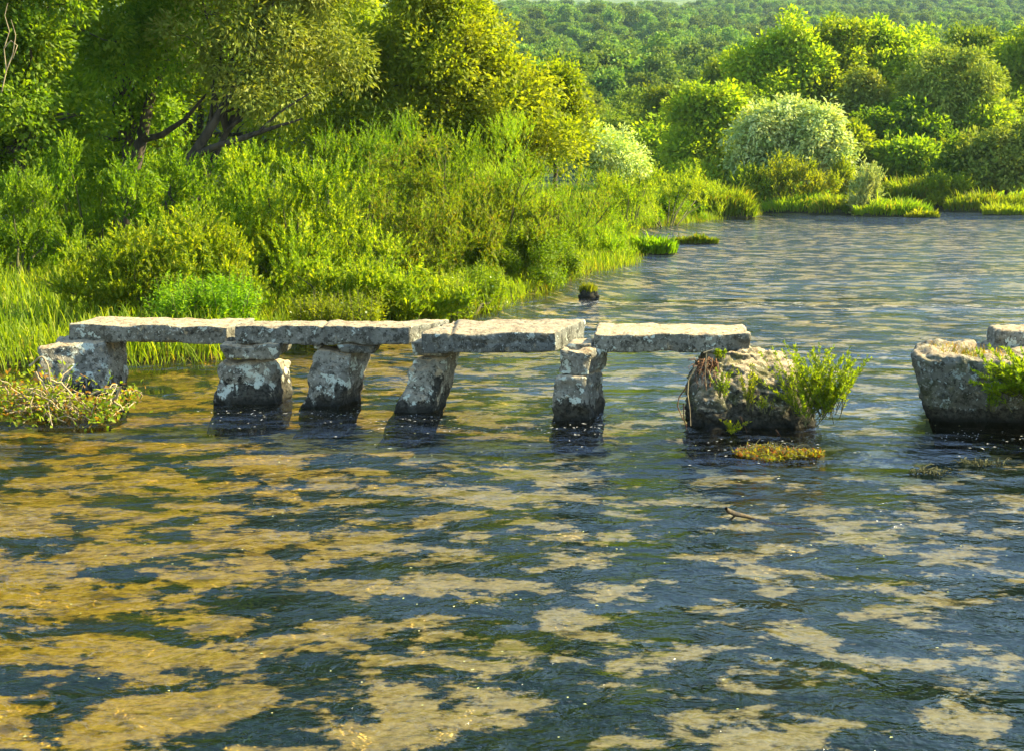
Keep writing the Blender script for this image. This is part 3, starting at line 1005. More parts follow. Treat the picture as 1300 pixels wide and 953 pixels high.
tree('dark tree filling the upper left corner behind the pale dead twig', 40, 34,
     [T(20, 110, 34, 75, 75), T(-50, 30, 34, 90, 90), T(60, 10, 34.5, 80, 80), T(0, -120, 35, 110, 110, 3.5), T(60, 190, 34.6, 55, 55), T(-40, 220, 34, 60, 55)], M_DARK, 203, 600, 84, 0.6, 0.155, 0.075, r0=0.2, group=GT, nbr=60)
tree('large maple leaning over the bank, its edge against the hill', 500, 46,
     [T(440, 130, 46, 70, 80), T(520, 60, 46.5, 85, 85), T(570, 140, 46, 80, 75), T(605, 85, 46.5, 48, 60), T(645, 150, 45.5, 62, 55), T(690, 185, 45.5, 52, 42), T(560, 205, 45, 70, 45), T(470, 205, 45, 60, 50), T(545, -20, 47, 45, 45), T(590, 30, 47, 30, 30)], M_YELLOW, 204, 720, 84, 0.72, 0.17, 0.092, r0=0.3, group=GT, name='maple_tree', nbr=130, smin=0.6)
tree('bright yellow-green tree between pale willow and large maple', 410, 52,
     [T(400, 110, 52, 65, 80), T(440, 20, 52.5, 70, 80), T(380, -40, 53, 80, 80)], M_YELLOW, 205, 420, 70, 0.8, 0.18, 0.09, r0=0.22, group=GT, nbr=80)
tree('young light-green tree with a ragged top right of the large maple', 705, 50,
     [T(705, 135, 50, 26, 36), T(690, 165, 50, 24, 30), T(722, 160, 50, 22, 36), T(708, 112, 50, 16, 16)], M_GREEN, 206, 170, 60, 0.6, 0.17, 0.085, r0=0.09, group=GT, nbr=40)
tree('pale flowering tree standing above the two-headed bush', 765, 55,
     [T(760, 195, 55, 32, 28), T(785, 208, 55, 28, 22), T(740, 180, 55.5, 20, 18)], M_SILVER, 207, 190, 60, 0.6, 0.15, 0.075, r0=0.09, group=GT, nbr=50)
tree('tall thin yellow tree rising behind the large maple', 560, 58,
     [T(560, 20, 58, 55, 60), T(585, -5, 58, 35, 45), T(530, -80, 58, 60, 60), T(600, 45, 58.5, 24, 36)], M_YELLOW, 208, 260, 60, 0.8, 0.2, 0.09, r0=0.16, group=GT, nbr=60)
tree('shaded tree seen through gaps behind the two willows', 250, 56,
     [T(220, 150, 56, 90, 80), T(300, 60, 56, 90, 80), T(160, 40, 56.5, 90, 90), T(240, -60, 57, 110, 80), T(330, 160, 56, 70, 60), T(260, 220, 55, 90, 50), T(150, 220, 55, 90, 50), T(380, 200, 55, 60, 60)], M_GREEN, 209, 420, 60, 0.95, 0.22, 0.11, r0=0.25, group=GT, nbr=40)
tree('shaded tree deep behind the corner tree', 30, 52,
     [T(40, 170, 52, 90, 80), T(-40, 80, 52, 90, 90), T(90, 60, 52.5, 90, 90), T(20, -60, 53, 110, 90), T(60, 240, 52, 90, 50), T(-40, 230, 52, 80, 50)], M_GREEN, 210, 420, 60, 0.95, 0.22, 0.11, r0=0.25, group=GT, nbr=40)
tree('hazel-like tree low behind the olive-brown bush', 460, 47,
     [T(440, 200, 44, 55, 45), T(520, 195, 44.5, 60, 45), T(600, 215, 45, 55, 35)], M_GREEN, 211, 300, 60, 0.7, 0.17, 0.085, r0=0.1, group=GT, nbr=50)

# pale dead twig in the corner
dt = root('dead_twig', 'pale crooked dead twig hanging before the dark corner tree', 'twig', cz(6, 120, 32.0))
A_ = Acc()
lo = np.array(cz(6, 120, 32.0))
for pts in ([(2, 118), (8, 90), (5, 62), (12, 40), (6, 20), (10, 4)], [(8, 90), (16, 70), (20, 45), (14, 25)], [(5, 62), (14, 52), (22, 58), (16, 76)]):
    q = np.array([cz(a, b_, 32.0) for a, b_ in pts]) - lo
    A_.add(tube(q, np.linspace(0.015, 0.005, len(q)), 5))
A_.build('stem', M_DRIFT, dt, smooth=True)

# --- far bank
GF = 'trees of the far bank'
dome = [T(1005, 148, 84.5, 20, 16), T(968, 160, 83.5, 18, 18), T(1040, 165, 84, 18, 18), T(1072, 200, 83.5, 9, 16), T(940, 208, 84, 12, 20), T(985, 168, 84, 42, 32), T(1020, 172, 84, 40, 36), T(1050, 195, 83.5, 26, 36), T(955, 190, 84, 28, 38), T(1060, 215, 83, 16, 24), T(985, 215, 84, 40, 26), T(1025, 212, 84, 34, 26)]
tree('dome-shaped silver willow on the far bank', 1000, 84, dome, M_SILVER, 301, 416, 60, 0.71, 0.29, 0.14, r0=0.22, group=GF, name='silver_willow', nbr=70, droop=0.5, smin=0.75)
tree('bright yellow-green tree touching the left of the silver willow', 895, 88,
     [T(880, 165, 88, 30, 40), T(910, 160, 88, 28, 38), T(900, 205, 87, 42, 36), T(870, 205, 87, 24, 30), T(925, 140, 88, 14, 18), T(890, 232, 86, 40, 18)], M_YELLOW, 302, 304, 60, 0.86, 0.31, 0.18, r0=0.16, group=GF, nbr=60)
tree('tall spire-topped tree behind the silver willow', 985, 102,
     [T(1003, 55, 102, 16, 28), T(985, 95, 102, 34, 36), T(1015, 95, 102, 26, 34), T(955, 105, 102, 26, 30), T(940, 125, 102, 20, 24), T(1000, 130, 102, 50, 26)], M_YELLOW, 303, 384, 60, 0.98, 0.34, 0.19, r0=0.22, group=GF, nbr=80)
tree('second tall tree with twin tops, right of the spire-topped one', 1060, 104,
     [T(1055, 60, 104, 20, 24), T(1080, 62, 104, 18, 24), T(1060, 100, 104, 38, 38), T(1045, 140, 103, 40, 36)], M_GREEN, 304, 336, 60, 0.98, 0.34, 0.19, r0=0.22, group=GF, nbr=70)
tree('broad tall tree with golden top in the middle of the far grove', 1125, 106,
     [T(1110, 65, 106, 28, 24), T(1145, 72, 106, 26, 26), T(1125, 105, 106, 46, 36), T(1110, 150, 105, 44, 36)], M_YELLOW, 305, 368, 60, 0.98, 0.34, 0.19, r0=0.24, group=GF, nbr=70)
tree('big grey-green willow with an arching crown right of the grove', 1205, 98,
     [T(1190, 98, 98, 34, 30), T(1225, 110, 98, 36, 34), T(1250, 135, 97, 22, 32), T(1180, 135, 98, 32, 36), T(1215, 160, 97, 40, 26)], M_GREYG, 306, 448, 60, 0.86, 0.31, 0.14, r0=0.22, group=GF, name='willow_tree', nbr=70, droop=0.5, smin=0.7)
tree('dark round-leaved tree in shade under the grove', 1120, 96,
     [T(1095, 190, 96, 40, 40), T(1145, 185, 96, 42, 40), T(1180, 195, 95, 30, 26), T(1110, 220, 95, 50, 20)], M_DARK, 307, 336, 60, 0.92, 0.32, 0.20, r0=0.16, group=GF, nbr=40)
tree('pale young tree in front of the grove with a small pointed top', 1095, 99,
     [T(1095, 125, 99, 20, 24), T(1100, 150, 99, 26, 24), T(1092, 108, 99, 9, 10)], M_GREYG, 308, 128, 55, 0.80, 0.31, 0.16, r0=0.1, group=GF, nbr=30)
tree('yellow-green tree at the right edge above the silver bushes', 1275, 112,
     [T(1275, 110, 112, 36, 36), T(1310, 90, 112, 40, 40), T(1250, 150, 111, 26, 24), T(1290, 150, 110, 36, 26)], M_GREEN, 309, 304, 60, 1.03, 0.36, 0.20, r0=0.2, group=GF, nbr=50)
tree('shaded tree between yellow-green tree and spire-topped tree', 940, 95,
     [T(930, 180, 95, 30, 40), T(920, 215, 93, 40, 24), T(950, 150, 97, 30, 30)], M_DARK, 310, 240, 55, 0.92, 0.32, 0.20, r0=0.14, group=GF, nbr=40)
tree('dark low tree closing the river bend behind the point', 860, 92,
     [T(850, 215, 92, 34, 24), T(900, 225, 91, 40, 20), T(830, 190, 94, 26, 26)], M_GREEN, 311, 240, 55, 0.92, 0.32, 0.19, r0=0.14, group=GF, nbr=40)
tree('silver-leaved shrubby tree at the right edge of the far bank', 1270, 84,
     [T(1250, 195, 84, 26, 24), T(1285, 200, 84, 34, 30), T(1320, 190, 84, 30, 34), T(1265, 225, 83.5, 36, 18), T(1300, 225, 83.5, 30, 18)], M_GREYG, 312, 272, 60, 0.69, 0.29, 0.15, r0=0.14, group=GF, nbr=40, smin=0.65)
tree('dark green shrubby tree left of the silver-leaved one', 1222, 86,
     [T(1215, 205, 86, 22, 22), T(1240, 215, 85, 24, 18), T(1205, 222, 85, 16, 16), T(1228, 232, 85, 24, 12)], M_DARK, 313, 176, 55, 0.69, 0.29, 0.18, r0=0.12, group=GF, nbr=30)

xt = [(845, 118, [T(845, 150, 118, 26, 36), T(865, 180, 116, 26, 30), T(830, 185, 117, 22, 26)], M_FAR, 'rounded mid-green tree rising far left of the silver willow'),
      (920, 120, [T(915, 110, 120, 24, 30), T(935, 140, 119, 26, 30), T(900, 145, 120, 24, 28)], M_FAR, 'bluish tree behind the yellow-green tree beside the silver willow'),
      (1020, 112, [T(1030, 85, 112, 18, 26), T(1025, 130, 111, 24, 34), T(1035, 165, 110, 30, 34)], M_GREEN, 'slim tree squeezed between the two tallest tops of the grove'),
      (1165, 116, [T(1165, 70, 116, 24, 28), T(1180, 100, 115, 24, 28), T(1160, 120, 115, 30, 40)], M_GREEN, 'green tree between the golden top and the arching willow'),
      (1240, 118, [T(1235, 75, 118, 28, 28), T(1250, 100, 117, 30, 30)], M_FAR, 'tree looking over the right shoulder of the arching willow'),
      (1080, 93, [T(1075, 195, 93, 22, 26), T(1090, 215, 93, 26, 22)], M_GREEN, 'bushy green tree right behind the narrow yellow bush'),
      (1160, 90, [T(1150, 205, 91, 24, 18), T(1170, 210, 91, 22, 16)], M_GREEN, 'low round tree above the sunny meadow mound'),
      (1255, 96, [T(1250, 165, 96, 24, 26), T(1268, 185, 95, 26, 26)], M_YELLOW, 'yellow tree peeping between arching willow and right-edge tree')]
for i_, (px, Yd, lb, mt, lab) in enumerate(xt):
    tree(lab, px, Yd, lb, mt, 340 + i_, 210, 60, 0.95, 0.34, 0.19, r0=0.16, group=GF, nbr=40)
FB = dict(length=0.8, group='bushes along the far bank', name='bank_bush')
bush('golden bush at the foot of the silver willow', 1010, 80, [T(990, 222, 80, 26, 22), T(1020, 226, 80, 30, 18), T(1045, 234, 80, 24, 12)], M_YELLOW, 321, 520, 14, L=0.22, W=0.08, **FB)
bush('small dark bush at the left foot of the silver willow', 955, 81, [T(950, 230, 81, 26, 18), T(968, 240, 80, 18, 12)], M_GREEN, 322, 300, 14, L=0.22, W=0.09, **FB)
bush('small pale silver bush standing alone on the near island', 1100, 76, [T(1100, 228, 76, 15, 20), T(1092, 238, 76, 16, 10), T(1112, 225, 76, 9, 14)], M_SILVER, 323, 260, 16, L=0.2, W=0.08, **FB)
bush('narrow yellow bush right of the silver willow', 1073, 82, [T(1070, 225, 82, 14, 22), T(1080, 235, 82, 14, 14)], M_YELLOW, 324, 240, 14, L=0.22, W=0.08, **FB)
bush('bright bush at the top of the sunny meadow slope', 1190, 92, [T(1185, 200, 92, 20, 18), T(1210, 192, 92, 18, 18)], M_YELLOW, 325, 300, 14, L=0.25, W=0.1, **FB)
bush('dark bush at the right foot of the meadow slope', 1200, 82, [T(1195, 236, 82, 18, 15), T(1220, 236, 82, 20, 12)], M_GREEN, 326, 300, 14, L=0.22, W=0.09, **FB)


# --- grass clumps and mounds
def mound(label, px, Y, rpx, hm, n, mat, seed, bh=0.5, bw=0.03, ratio=0.5, name='sedge_clump', cat='grass clump', lean=0.6, group='sedge clumps at the water', zb=0.0, lump=0.35):
    r = np.random.default_rng(seed)
    bx = (px - 650) / F * Y
    rx = rpx / ppm(Y)
    ry = rx * ratio
    o = root(name, label, cat, (bx, Y, zb), group)
    # soil body
    V, Fc = cube_grid([16, 12, 6])
    S = nrm(V)
    S = S * (1 + 0.12 * np.sin(S[:, :1] * 7 + seed) * np.sin(S[:, 1:2] * 8 + seed))
    V = S * np.array([rx * 0.96, ry * 0.96, hm])
    body = mesh_obj('soil', V, [Fc], M_SOIL, o, smooth=True)
    a = r.uniform(0, 2 * math.pi, n)
    q = np.sqrt(r.uniform(0, 1, n))
    x, y = np.cos(a) * q * rx, np.sin(a) * q * ry
    z = hm * np.sqrt(np.clip(1 - q ** 2, 0, 1)) * 0.97
    P = np.stack([x, y, z], 1)
    out = np.stack([x / rx, y / ry, np.zeros(n)], 1)
    P[:, 2] *= 1 + 0.35 * vnoise(P[:, :2], 4.5 / max(rx, .3), seed + 1)
    hh = bh * (0.35 + r.gamma(2.2, 0.24, n)) * np.clip(1 + 1.3 * lump * vnoise(P[:, :2], 5.0 / max(rx, .3), seed), 0.25, 2)
    V, qd, tr = blades(P, hh, bw, lean, r, out * 1.2)
    mesh_obj('blades', V, [qd, tr], mat, o)
    return o


t_ = NT('soil')
b_ = t_.n('ShaderNodeBsdfPrincipled')
t_.l(t_.mix(t_.noise(t_.obj(), 8, 4), (0.015, 0.018, 0.006), (0.06, 0.06, 0.015)), b_.inputs['Base Color'])
b_.inputs['Roughness'].default_value = 1
M_SOIL = t_.surf(b_.outputs[0])

mound('large overhanging sedge clump on the tip of the left bank', 915, 72.5, 42, 0.95, 6500, M_SEDGE, 401, 0.45, 0.045, 0.5)
mound('low green cress mat beside the narrow inlet', 828, 46.5, 30, 0.16, 2600, M_NETTLE, 402, 0.24, 0.07, 0.6, name='cress_mat', cat='water plant', group='low plants growing in the water')
mound('thin dark weed bar in open water off the inlet', 882, 51.5, 29, 0.10, 1500, M_OLIVE, 403, 0.14, 0.05, 0.22, name='weed_bar', cat='water plant', group='low plants growing in the water')
mound('grassy hummock at the left end of the far island', 1015, 79, 50, 0.55, 4600, M_SEDGE, 404, 0.30, 0.05, 0.35)
mound('middle hummock of the far island with a dark undercut edge', 1065, 77.0, 40, 0.62, 4200, M_SEDGE, 405, 0.32, 0.05, 0.4)
mound('right hummock of the far island nearest the open water', 1130, 74.5, 48, 0.50, 4800, M_SEDGE, 406, 0.28, 0.05, 0.4)
mound('flat yellow weed fringe at the right tip of the far island', 1168, 73, 22, 0.10, 1400, M_YELLOW, 407, 0.16, 0.07, 0.4, name='weed_fringe', cat='water plant', group='low plants growing in the water')
mound('long grassy bar below the silver-leaved tree at the right edge', 1262, 80, 66, 0.62, 5800, M_SEDGE, 408, 0.32, 0.05, 0.3)
mound('low yellow-green tuft in the water before the right grassy bar', 1278, 76, 34, 0.16, 1800, M_YELLOW, 409, 0.3, 0.06, 0.35)
mound('sunny meadow mound sloping down to the water at the far bank', 1165, 87, 58, 1.35, 6500, M_SEDGE, 410, 0.5, 0.06, 0.5, name='meadow_mound', cat='meadow')

# tufted rock in the river
p0 = onz(747, 378)
rk = root('tufted_rock', 'small dark rock with a grass tuft alone in the river', 'rock', (p0[0], p0[1], 0))
V, Fc = cube_grid([10, 10, 8])
S = nrm(V) * (1 + 0.18 * np.sin(V[:, :1] * 4 + 1) * np.cos(V[:, 1:2] * 5) + 0.08 * np.sin(V[:, 2:] * 9))
mesh_obj('rock', S * np.array([0.24, 0.2, 0.2]), [Fc], M_BOULDER, rk, smooth=True)
r = np.random.default_rng(5)
a, q = r.uniform(0, 6.28, 420), np.sqrt(r.uniform(0, 1, 420))
P = np.stack([np.cos(a) * q * 0.19, np.sin(a) * q * 0.16, 0.18 * np.sqrt(1 - q ** 2 * 0.9)], 1)
V, qd, tr = blades(P, 0.18 * r.uniform(0.5, 1.2, 420), 0.016, 0.6, r, P * np.array([4, 4, 0]))
mesh_obj('grass_tuft', V, [qd, tr], M_GRASS, rk)

# ------------------------------------------------------------------ bank grass (uncountable)
r = np.random.default_rng(55)
PX = r.uniform([-16, 12], [16, 84], (420000, 2))
dl = sdf(PX, left_poly)
keep = (dl > -0.02) & (np.abs(PX[:, 0]) < PX[:, 1] * 0.44 + 1) & (r.uniform(0, 1, len(PX)) < np.where(dl < 1.5, 1.0, 0.55) * np.clip(34 / PX[:, 1], 0.2, 1.0))
PX, dl = PX[keep], dl[keep]
zz = height(PX)
near = np.clip(1 - dl / 1.2, 0, 1)
hh = (0.34 + 0.22 * vnoise(PX, 0.9, 8) + 0.16 * vnoise(PX, 2.7, 9)) * r.uniform(0.5, 1.35, len(PX))
hh = np.clip(hh, 0.10, 0.85)
V, qd, tr = blades(np.stack([PX[:, 0], PX[:, 1], zz - 0.02], 1), hh, 0.005 + 0.0004 * PX[:, 1].mean(), 0.55, r)
tag(mesh_obj('bank_grass', V, [qd, tr], M_GRASS), 'tall sunlit grass covering the left bank', 'grass', kind='stuff')

# extra dense reeds along the near water edge
pl = poly(left_poly)
seg = []
for a_, b__ in zip(pl[2:26], pl[3:27]):
    n = int(np.linalg.norm(b__ - a_) * 150)
    tt = r.uniform(0, 1, (n, 1))
    e = (b__ - a_) / np.linalg.norm(b__ - a_)
    nn = np.array([-e[1], e[0]])
    seg.append(a_ + (b__ - a_) * tt + nn * r.uniform(-0.4, 0.9, (n, 1)) + r.normal(0, 0.1, (n, 2)))
PX = np.concatenate(seg)
PX = PX[sdf(PX, left_poly) > -0.45]
V, qd, tr = blades(np.stack([PX[:, 0], PX[:, 1], np.maximum(height(PX), -0.12)], 1), np.clip(0.34 + 0.25 * vnoise(PX, 1.4, 12), 0.12, 0.8) * r.uniform(0.4, 1.35, len(PX)), 0.017, 0.9, r)
tag(mesh_obj('waterside_grass', V, [qd, tr], M_SEDGE), 'bright grass overhanging the water along the left bank', 'grass', kind='stuff')


# far bank ground cover
PX = r.uniform([2, 76], [48, 118], (60000, 2))
df_ = sdf(PX, far_poly)
keep = (df_ > -0.1) & (df_ < 22)
PX = PX[keep]
V, qd, tr = blades(np.stack([PX[:, 0], PX[:, 1], height(PX) - 0.02], 1), 0.3 * r.uniform(0.5, 1.4, len(PX)), 0.07, 0.5, r)
tag(mesh_obj('far_bank_grass', V, [qd, tr], M_SEDGE), 'sunlit meadow grass along the far bank', 'grass', kind='stuff')

# ------------------------------------------------------------------ plants on the stones and in the water
def sprig_shrub(name, label, base, reach, n, seed, mat, L, W, per, up=0.9, stemr=0.006, xb=0.0, yb=0.0, spread=0.8, wild=None, flop=0.10, bj=0.03):
    r = np.random.default_rng(seed)
    o = root(name, label, 'shrub' if n > 14 else 'plant', base)
    A_, W_ = Acc(), Acc()
    for i in range(n):
        a = r.uniform(0, 6.28)
        dr = nrm(np.array([math.cos(a) * spread + xb, math.sin(a) * spread * 0.8 + yb, up]) + r.normal(0, 0.15, 3))
        ln = reach * r.uniform(0.45, 1.0)
        pts = np.array([[0, 0, 0]]) + r.normal(0, bj, (1, 3)) * [1, 0.8, 0.5] + dr * np.linspace(0, ln, 7)[:, None]
        pts[:, 2] -= flop * ln * np.linspace(0, 1, 7) ** 2.5
        W_.add(tube(pts, np.linspace(stemr, stemr * 0.3, 7), 4))
        t = r.uniform(0.18, 1.0, per)
        Q = np.stack([np.interp(t, np.linspace(0, 1, 7), pts[:, c]) for c in range(3)], 1)
        side = nrm(np.cross(np.tile(dr, (per, 1)), rdir(per, r)))
        D = nrm(dr * 0.75 + side * 0.8 + np.array([0, 0, 0.1]))
        A_.add(leaves(Q, D, nrm(rdir(per, r) * 0.6 + np.array([0, 0, 0.8])), L * r.uniform(0.6, 1.25, per) * (1.15 - 0.5 * t), W))
    A_.build('foliage', mat, o)
    W_.build('stems', M_TWIG, o)
    return o


M_SHRUB = leaf_mat('shrub_leaf', (0.10, 0.155, 0.006), (0.21, 0.25, 0.010), objvar=0.0)
M_SPRIG = leaf_mat('sprig_leaf', (0.14, 0.17, 0.010), (0.28, 0.27, 0.02), objvar=0.0)
bs = ony(1038, 535, 16.55)
sprig_shrub('river_shrub', 'bright yellow-green shrub growing at the right side of the mossy boulder', bs + np.array([0, 0, 0.10]), 1.02, 80, 501, M_SHRUB, 0.065, 0.019, 80, up=0.95, xb=0.05, spread=0.55, bj=0.13)
sprig_shrub('river_shrub', 'bright shrub covering the right part of the overhanging boulder', ony(1318, 500, 16.45), 0.72, 170, 502, M_SHRUB, 0.08, 0.025, 70, up=0.7, xb=-0.12, spread=0.8, yb=-0.1, bj=0.16)
sprig_shrub('sprig_plant', 'yellow sprig growing on the sunny face of the mossy boulder', ony(952, 520, 16.35), 0.62, 10, 503, M_SPRIG, 0.055, 0.018, 46, up=1.5, yb=-0.12, spread=0.18)
sprig_shrub('sprig_plant', 'dark fern-like sprig on the shaded left of the mossy boulder', ony(918, 505, 16.4), 0.45, 9, 504, M_OLIVE, 0.05, 0.016, 40, up=1.2, yb=-0.15, spread=0.35)
sprig_shrub('sprig_plant', 'low sprig with rounded leaves hanging at the waterline of the boulder', ony(930, 548, 16.3), 0.26, 12, 505, M_SPRIG, 0.05, 0.022, 22, up=0.5, yb=-0.15, spread=0.6)
sprig_shrub('sprig_plant', 'small grassy sprig right of the yellow one on the boulder face', ony(970, 523, 16.3), 0.24, 9, 506, M_SHRUB, 0.07, 0.012, 12, up=1.6, yb=-0.1, spread=0.3)
sprig_shrub('sprig_plant', 'tiny dark plant between slab end and mossy boulder', ony(913, 455, 17.0), 0.16, 12, 507, M_OLIVE, 0.05, 0.018, 18, up=0.9, spread=0.6)
sprig_shrub('sprig_plant', 'thin green plant climbing the shaded face of the overhanging boulder', ony(1258, 520, 16.75), 0.42, 10, 508, M_NETTLE, 0.06, 0.022, 22, up=1.4, yb=-0.1, spread=0.3)

# dry grass on the flat top of the right rock
rt = root('dry_grass_tuft', 'rusty dry grass on the flat top of the overhanging boulder', 'grass tuft', ony(1225, 448, 17.6))
r = np.random.default_rng(61)
M_RUST = leaf_mat('rusty_grass', (0.13, 0.08, 0.015), (0.22, 0.15, 0.03), (0.14, 0.16, 0.02), rare=0.3)
n = 450
P = np.stack([np.clip(r.normal(0, 0.24, n), -.45, .5), np.clip(r.normal(0, 0.26, n), -.4, .5), np.full(n, -0.06)], 1)
V, qd, tr = blades(P, 0.13 * r.uniform(0.4, 1.3, n), 0.012, 0.8, r)
mesh_obj('blades', V, [qd, tr], M_RUST, rt)

# floating weed clump in front of the boulder
wd = onz(990, 577)
wdo = root('floating_weed', 'yellow and red weed raft floating before the mossy boulder', 'water plant', wd)
r = np.random.default_rng(62)
n = 1500
a, q = r.uniform(0, 6.28, n), np.sqrt(r.uniform(0, 1, n))
P = np.stack([np.cos(a) * q * 0.50, np.sin(a) * q * 0.30 * (1 + 0.4 * np.cos(3 * a)), r.uniform(0.0, 0.035, n)], 1)
lv = leaves(P, nrm(r.normal(0, 1, (n, 3)) * [1, 1, .5] + [0, 0, .35]), nrm(r.normal(0, .5, (n, 3)) + [0, 0, .8]), 0.055 * r.uniform(.5, 1.3, n), 0.02)
A_ = Acc()
A_.add(lv)
A_.build('foliage', M_WEED, wdo)
W_ = Acc()
for i in range(50):
    c = np.array([*(r.uniform(-1, 1, 2) * [0.45, 0.22]), 0.005])
    W_.add(tube(curve(c, c + np.array([*r.normal(0, 0.16, 2), r.uniform(0.0, 0.12)]), 0.03, 5, 0.01, r), np.linspace(0.005, 0.002, 5), 4))
W_.build('stems', M_TWIG, wdo)

# small weed tangles near the right edge
for px, py, lab in ((1243, 590, 'small brown weed tangle in pale shallow water near the right edge'), (1178, 600, 'faint weed tangle left of the small brown one')):
    c = onz(px, py)
    o = root('weed_tangle', lab, 'water plant', c, 'weed tangles near the overhanging boulder')
    W_ = Acc()
    for i in range(36):
        d = np.array([*(r.normal(0, 0.07, 2) * [1.3, 0.8]), 0.0])
        W_.add(tube(curve(d, d + np.array([*r.normal(0, 0.08, 2), r.uniform(0, 0.04)]), 0.03, 5, 0.012, r), np.linspace(0.006, 0.003, 5), 4))
    W_.build('stems', M_TWIG, o)

# root mass and hanging roots at the left of the boulder
rm = root('root_tangle', 'reddish root tangle hanging down the left side of the mossy boulder', 'roots', ony(885, 470, 16.75))
W_ = Acc()
lo = ony(885, 470, 16.75)
for i in range(46):
    a0 = ony(r.uniform(882, 912), r.uniform(458, 470), 16.7)
    b0 = a0 + np.array([r.normal(-0.02, 0.06), r.uniform(-0.22, 0.02), r.uniform(-0.25, 0.02)])
    W_.add(tube(curve(a0, b0, 0.05, 6, 0.018, r) - lo, np.linspace(0.009, 0.003, 6), 4))
for q in ([(905, 444), (897, 447), (896, 462), (895, 478), (897, 490)], [(899, 470), (905, 485), (906, 502)], [(884, 465), (874, 482), (873, 500), (876, 520), (877, 540)],
          [(872, 490), (862, 504), (860, 515), (866, 530), (872, 540)], [(868, 512), (868, 530), (872, 545)], [(893, 448), (907, 443)], [(940, 528), (945, 540), (948, 548)], [(985, 545), (991, 553), (992, 560)]):
    pts = np.array([ony(a, b_, 16.35 + 0.02 * i) for i, (a, b_) in enumerate(q)])
    B_ = Acc()
    B_.add(tube(pts - lo, np.linspace(0.008, 0.004, len(pts)), 5))
    B_.build('root', M_DRIFT if pts[0][2] > 0.6 else M_ROOT, rm, smooth=True)
W_.build('root_mass', M_ROOT, rm, smooth=True)

# snag sticking out of the river
sg = onz(938, 657)
so = root('sunken_branch', 'short forked branch end sticking out of the river, sunlit on top', 'branch', sg)
W_ = Acc()
pts = np.array([onz(962, 660, -0.02), onz(948, 655, 0.02), onz(934, 652, 0.06), onz(925, 648, 0.13), onz(922, 645, 0.19)]) - sg
W_.add(tube(pts, [0.012, 0.018, 0.024, 0.022, 0.014], 8))
W_.add(tube(np.array([pts[0], onz(1000, 668, -0.04) - sg, onz(1060, 676, -0.06) - sg]), [0.02, 0.016, 0.01], 6))
W_.add(tube(np.array([pts[2], onz(930, 657, 0.03) - sg, onz(926, 659, -0.03) - sg]), [0.014, 0.011, 0.008], 6))
W_.build('wood', wood_mat('wet_wood', (0.02, 0.014, 0.008), (0.10, 0.07, 0.03), 16), so, smooth=True)

# drift branches caught at pier 1
GD = 'drift branches caught against the biggest pier'
dl_ = [
    ('pale bent stick arching highest over the drift heap', [(37, 465), (52, 452), (60, 462), (64, 485), (68, 495)], 0.014),
    ('long pale stick slanting from the heap top down to the right', [(45, 472), (60, 495), (85, 525), (100, 542)], 0.016),
    ('long curved stick reaching right across the dark pier foot', [(64, 482), (80, 488), (95, 505), (112, 520), (130, 535)], 0.014),
    ('stout pale stub lying at the right end of the drift heap', [(119, 533), (128, 538), (138, 540), (145, 536)], 0.024),
    ('crooked white branch at the right of the drift heap', [(153, 492), (148, 503), (143, 508), (152, 514), (156, 520)], 0.02),
    ('pale stick poking in from the left frame edge', [(-6, 517), (8, 519), (20, 522), (34, 530)], 0.02),
    ('thin upright stick at the left of the drift heap', [(6, 490), (12, 502), (16, 518)], 0.012),
    ('forked thin stick in the middle of the drift heap', [(88, 510), (95, 525), (105, 534), (112, 524)], 0.012),
    ('wet stick resting against the sunlit pier side', [(116, 500), (135, 494), (155, 490)], 0.012),
]
for i, (lab, pts, rr) in enumerate(dl_):
    Yd = 16.95 + 0.05 * (i % 4)
    q = np.array([ony(a, b_, Yd + 0.03 * j) for j, (a, b_) in enumerate(pts)])
    n2 = np.linspace(0, len(q) - 1, len(q) * 3)
    q = np.stack([np.interp(n2, np.arange(len(q)), q[:, c]) for c in range(3)], 1)
    q[1:-1] += r.normal(0, 0.006, (len(q) - 2, 3))
    b = q.mean(0)
    b[2] = q[:, 2].min()
    A_ = Acc()
    A_.add(tube(q - b, np.linspace(rr, rr * 0.55, len(q)), 7))
    o = A_.build('drift_stick', M_DRIFT, None, smooth=True)
    o.location = b
    tag(o, lab, 'stick', GD)
M_DRIFTLEAF = leaf_mat('drift_leaf', (0.10, 0.16, 0.008), (0.24, 0.27, 0.015), (0.22, 0.11, 0.03), rare=0.24, objvar=0.0)
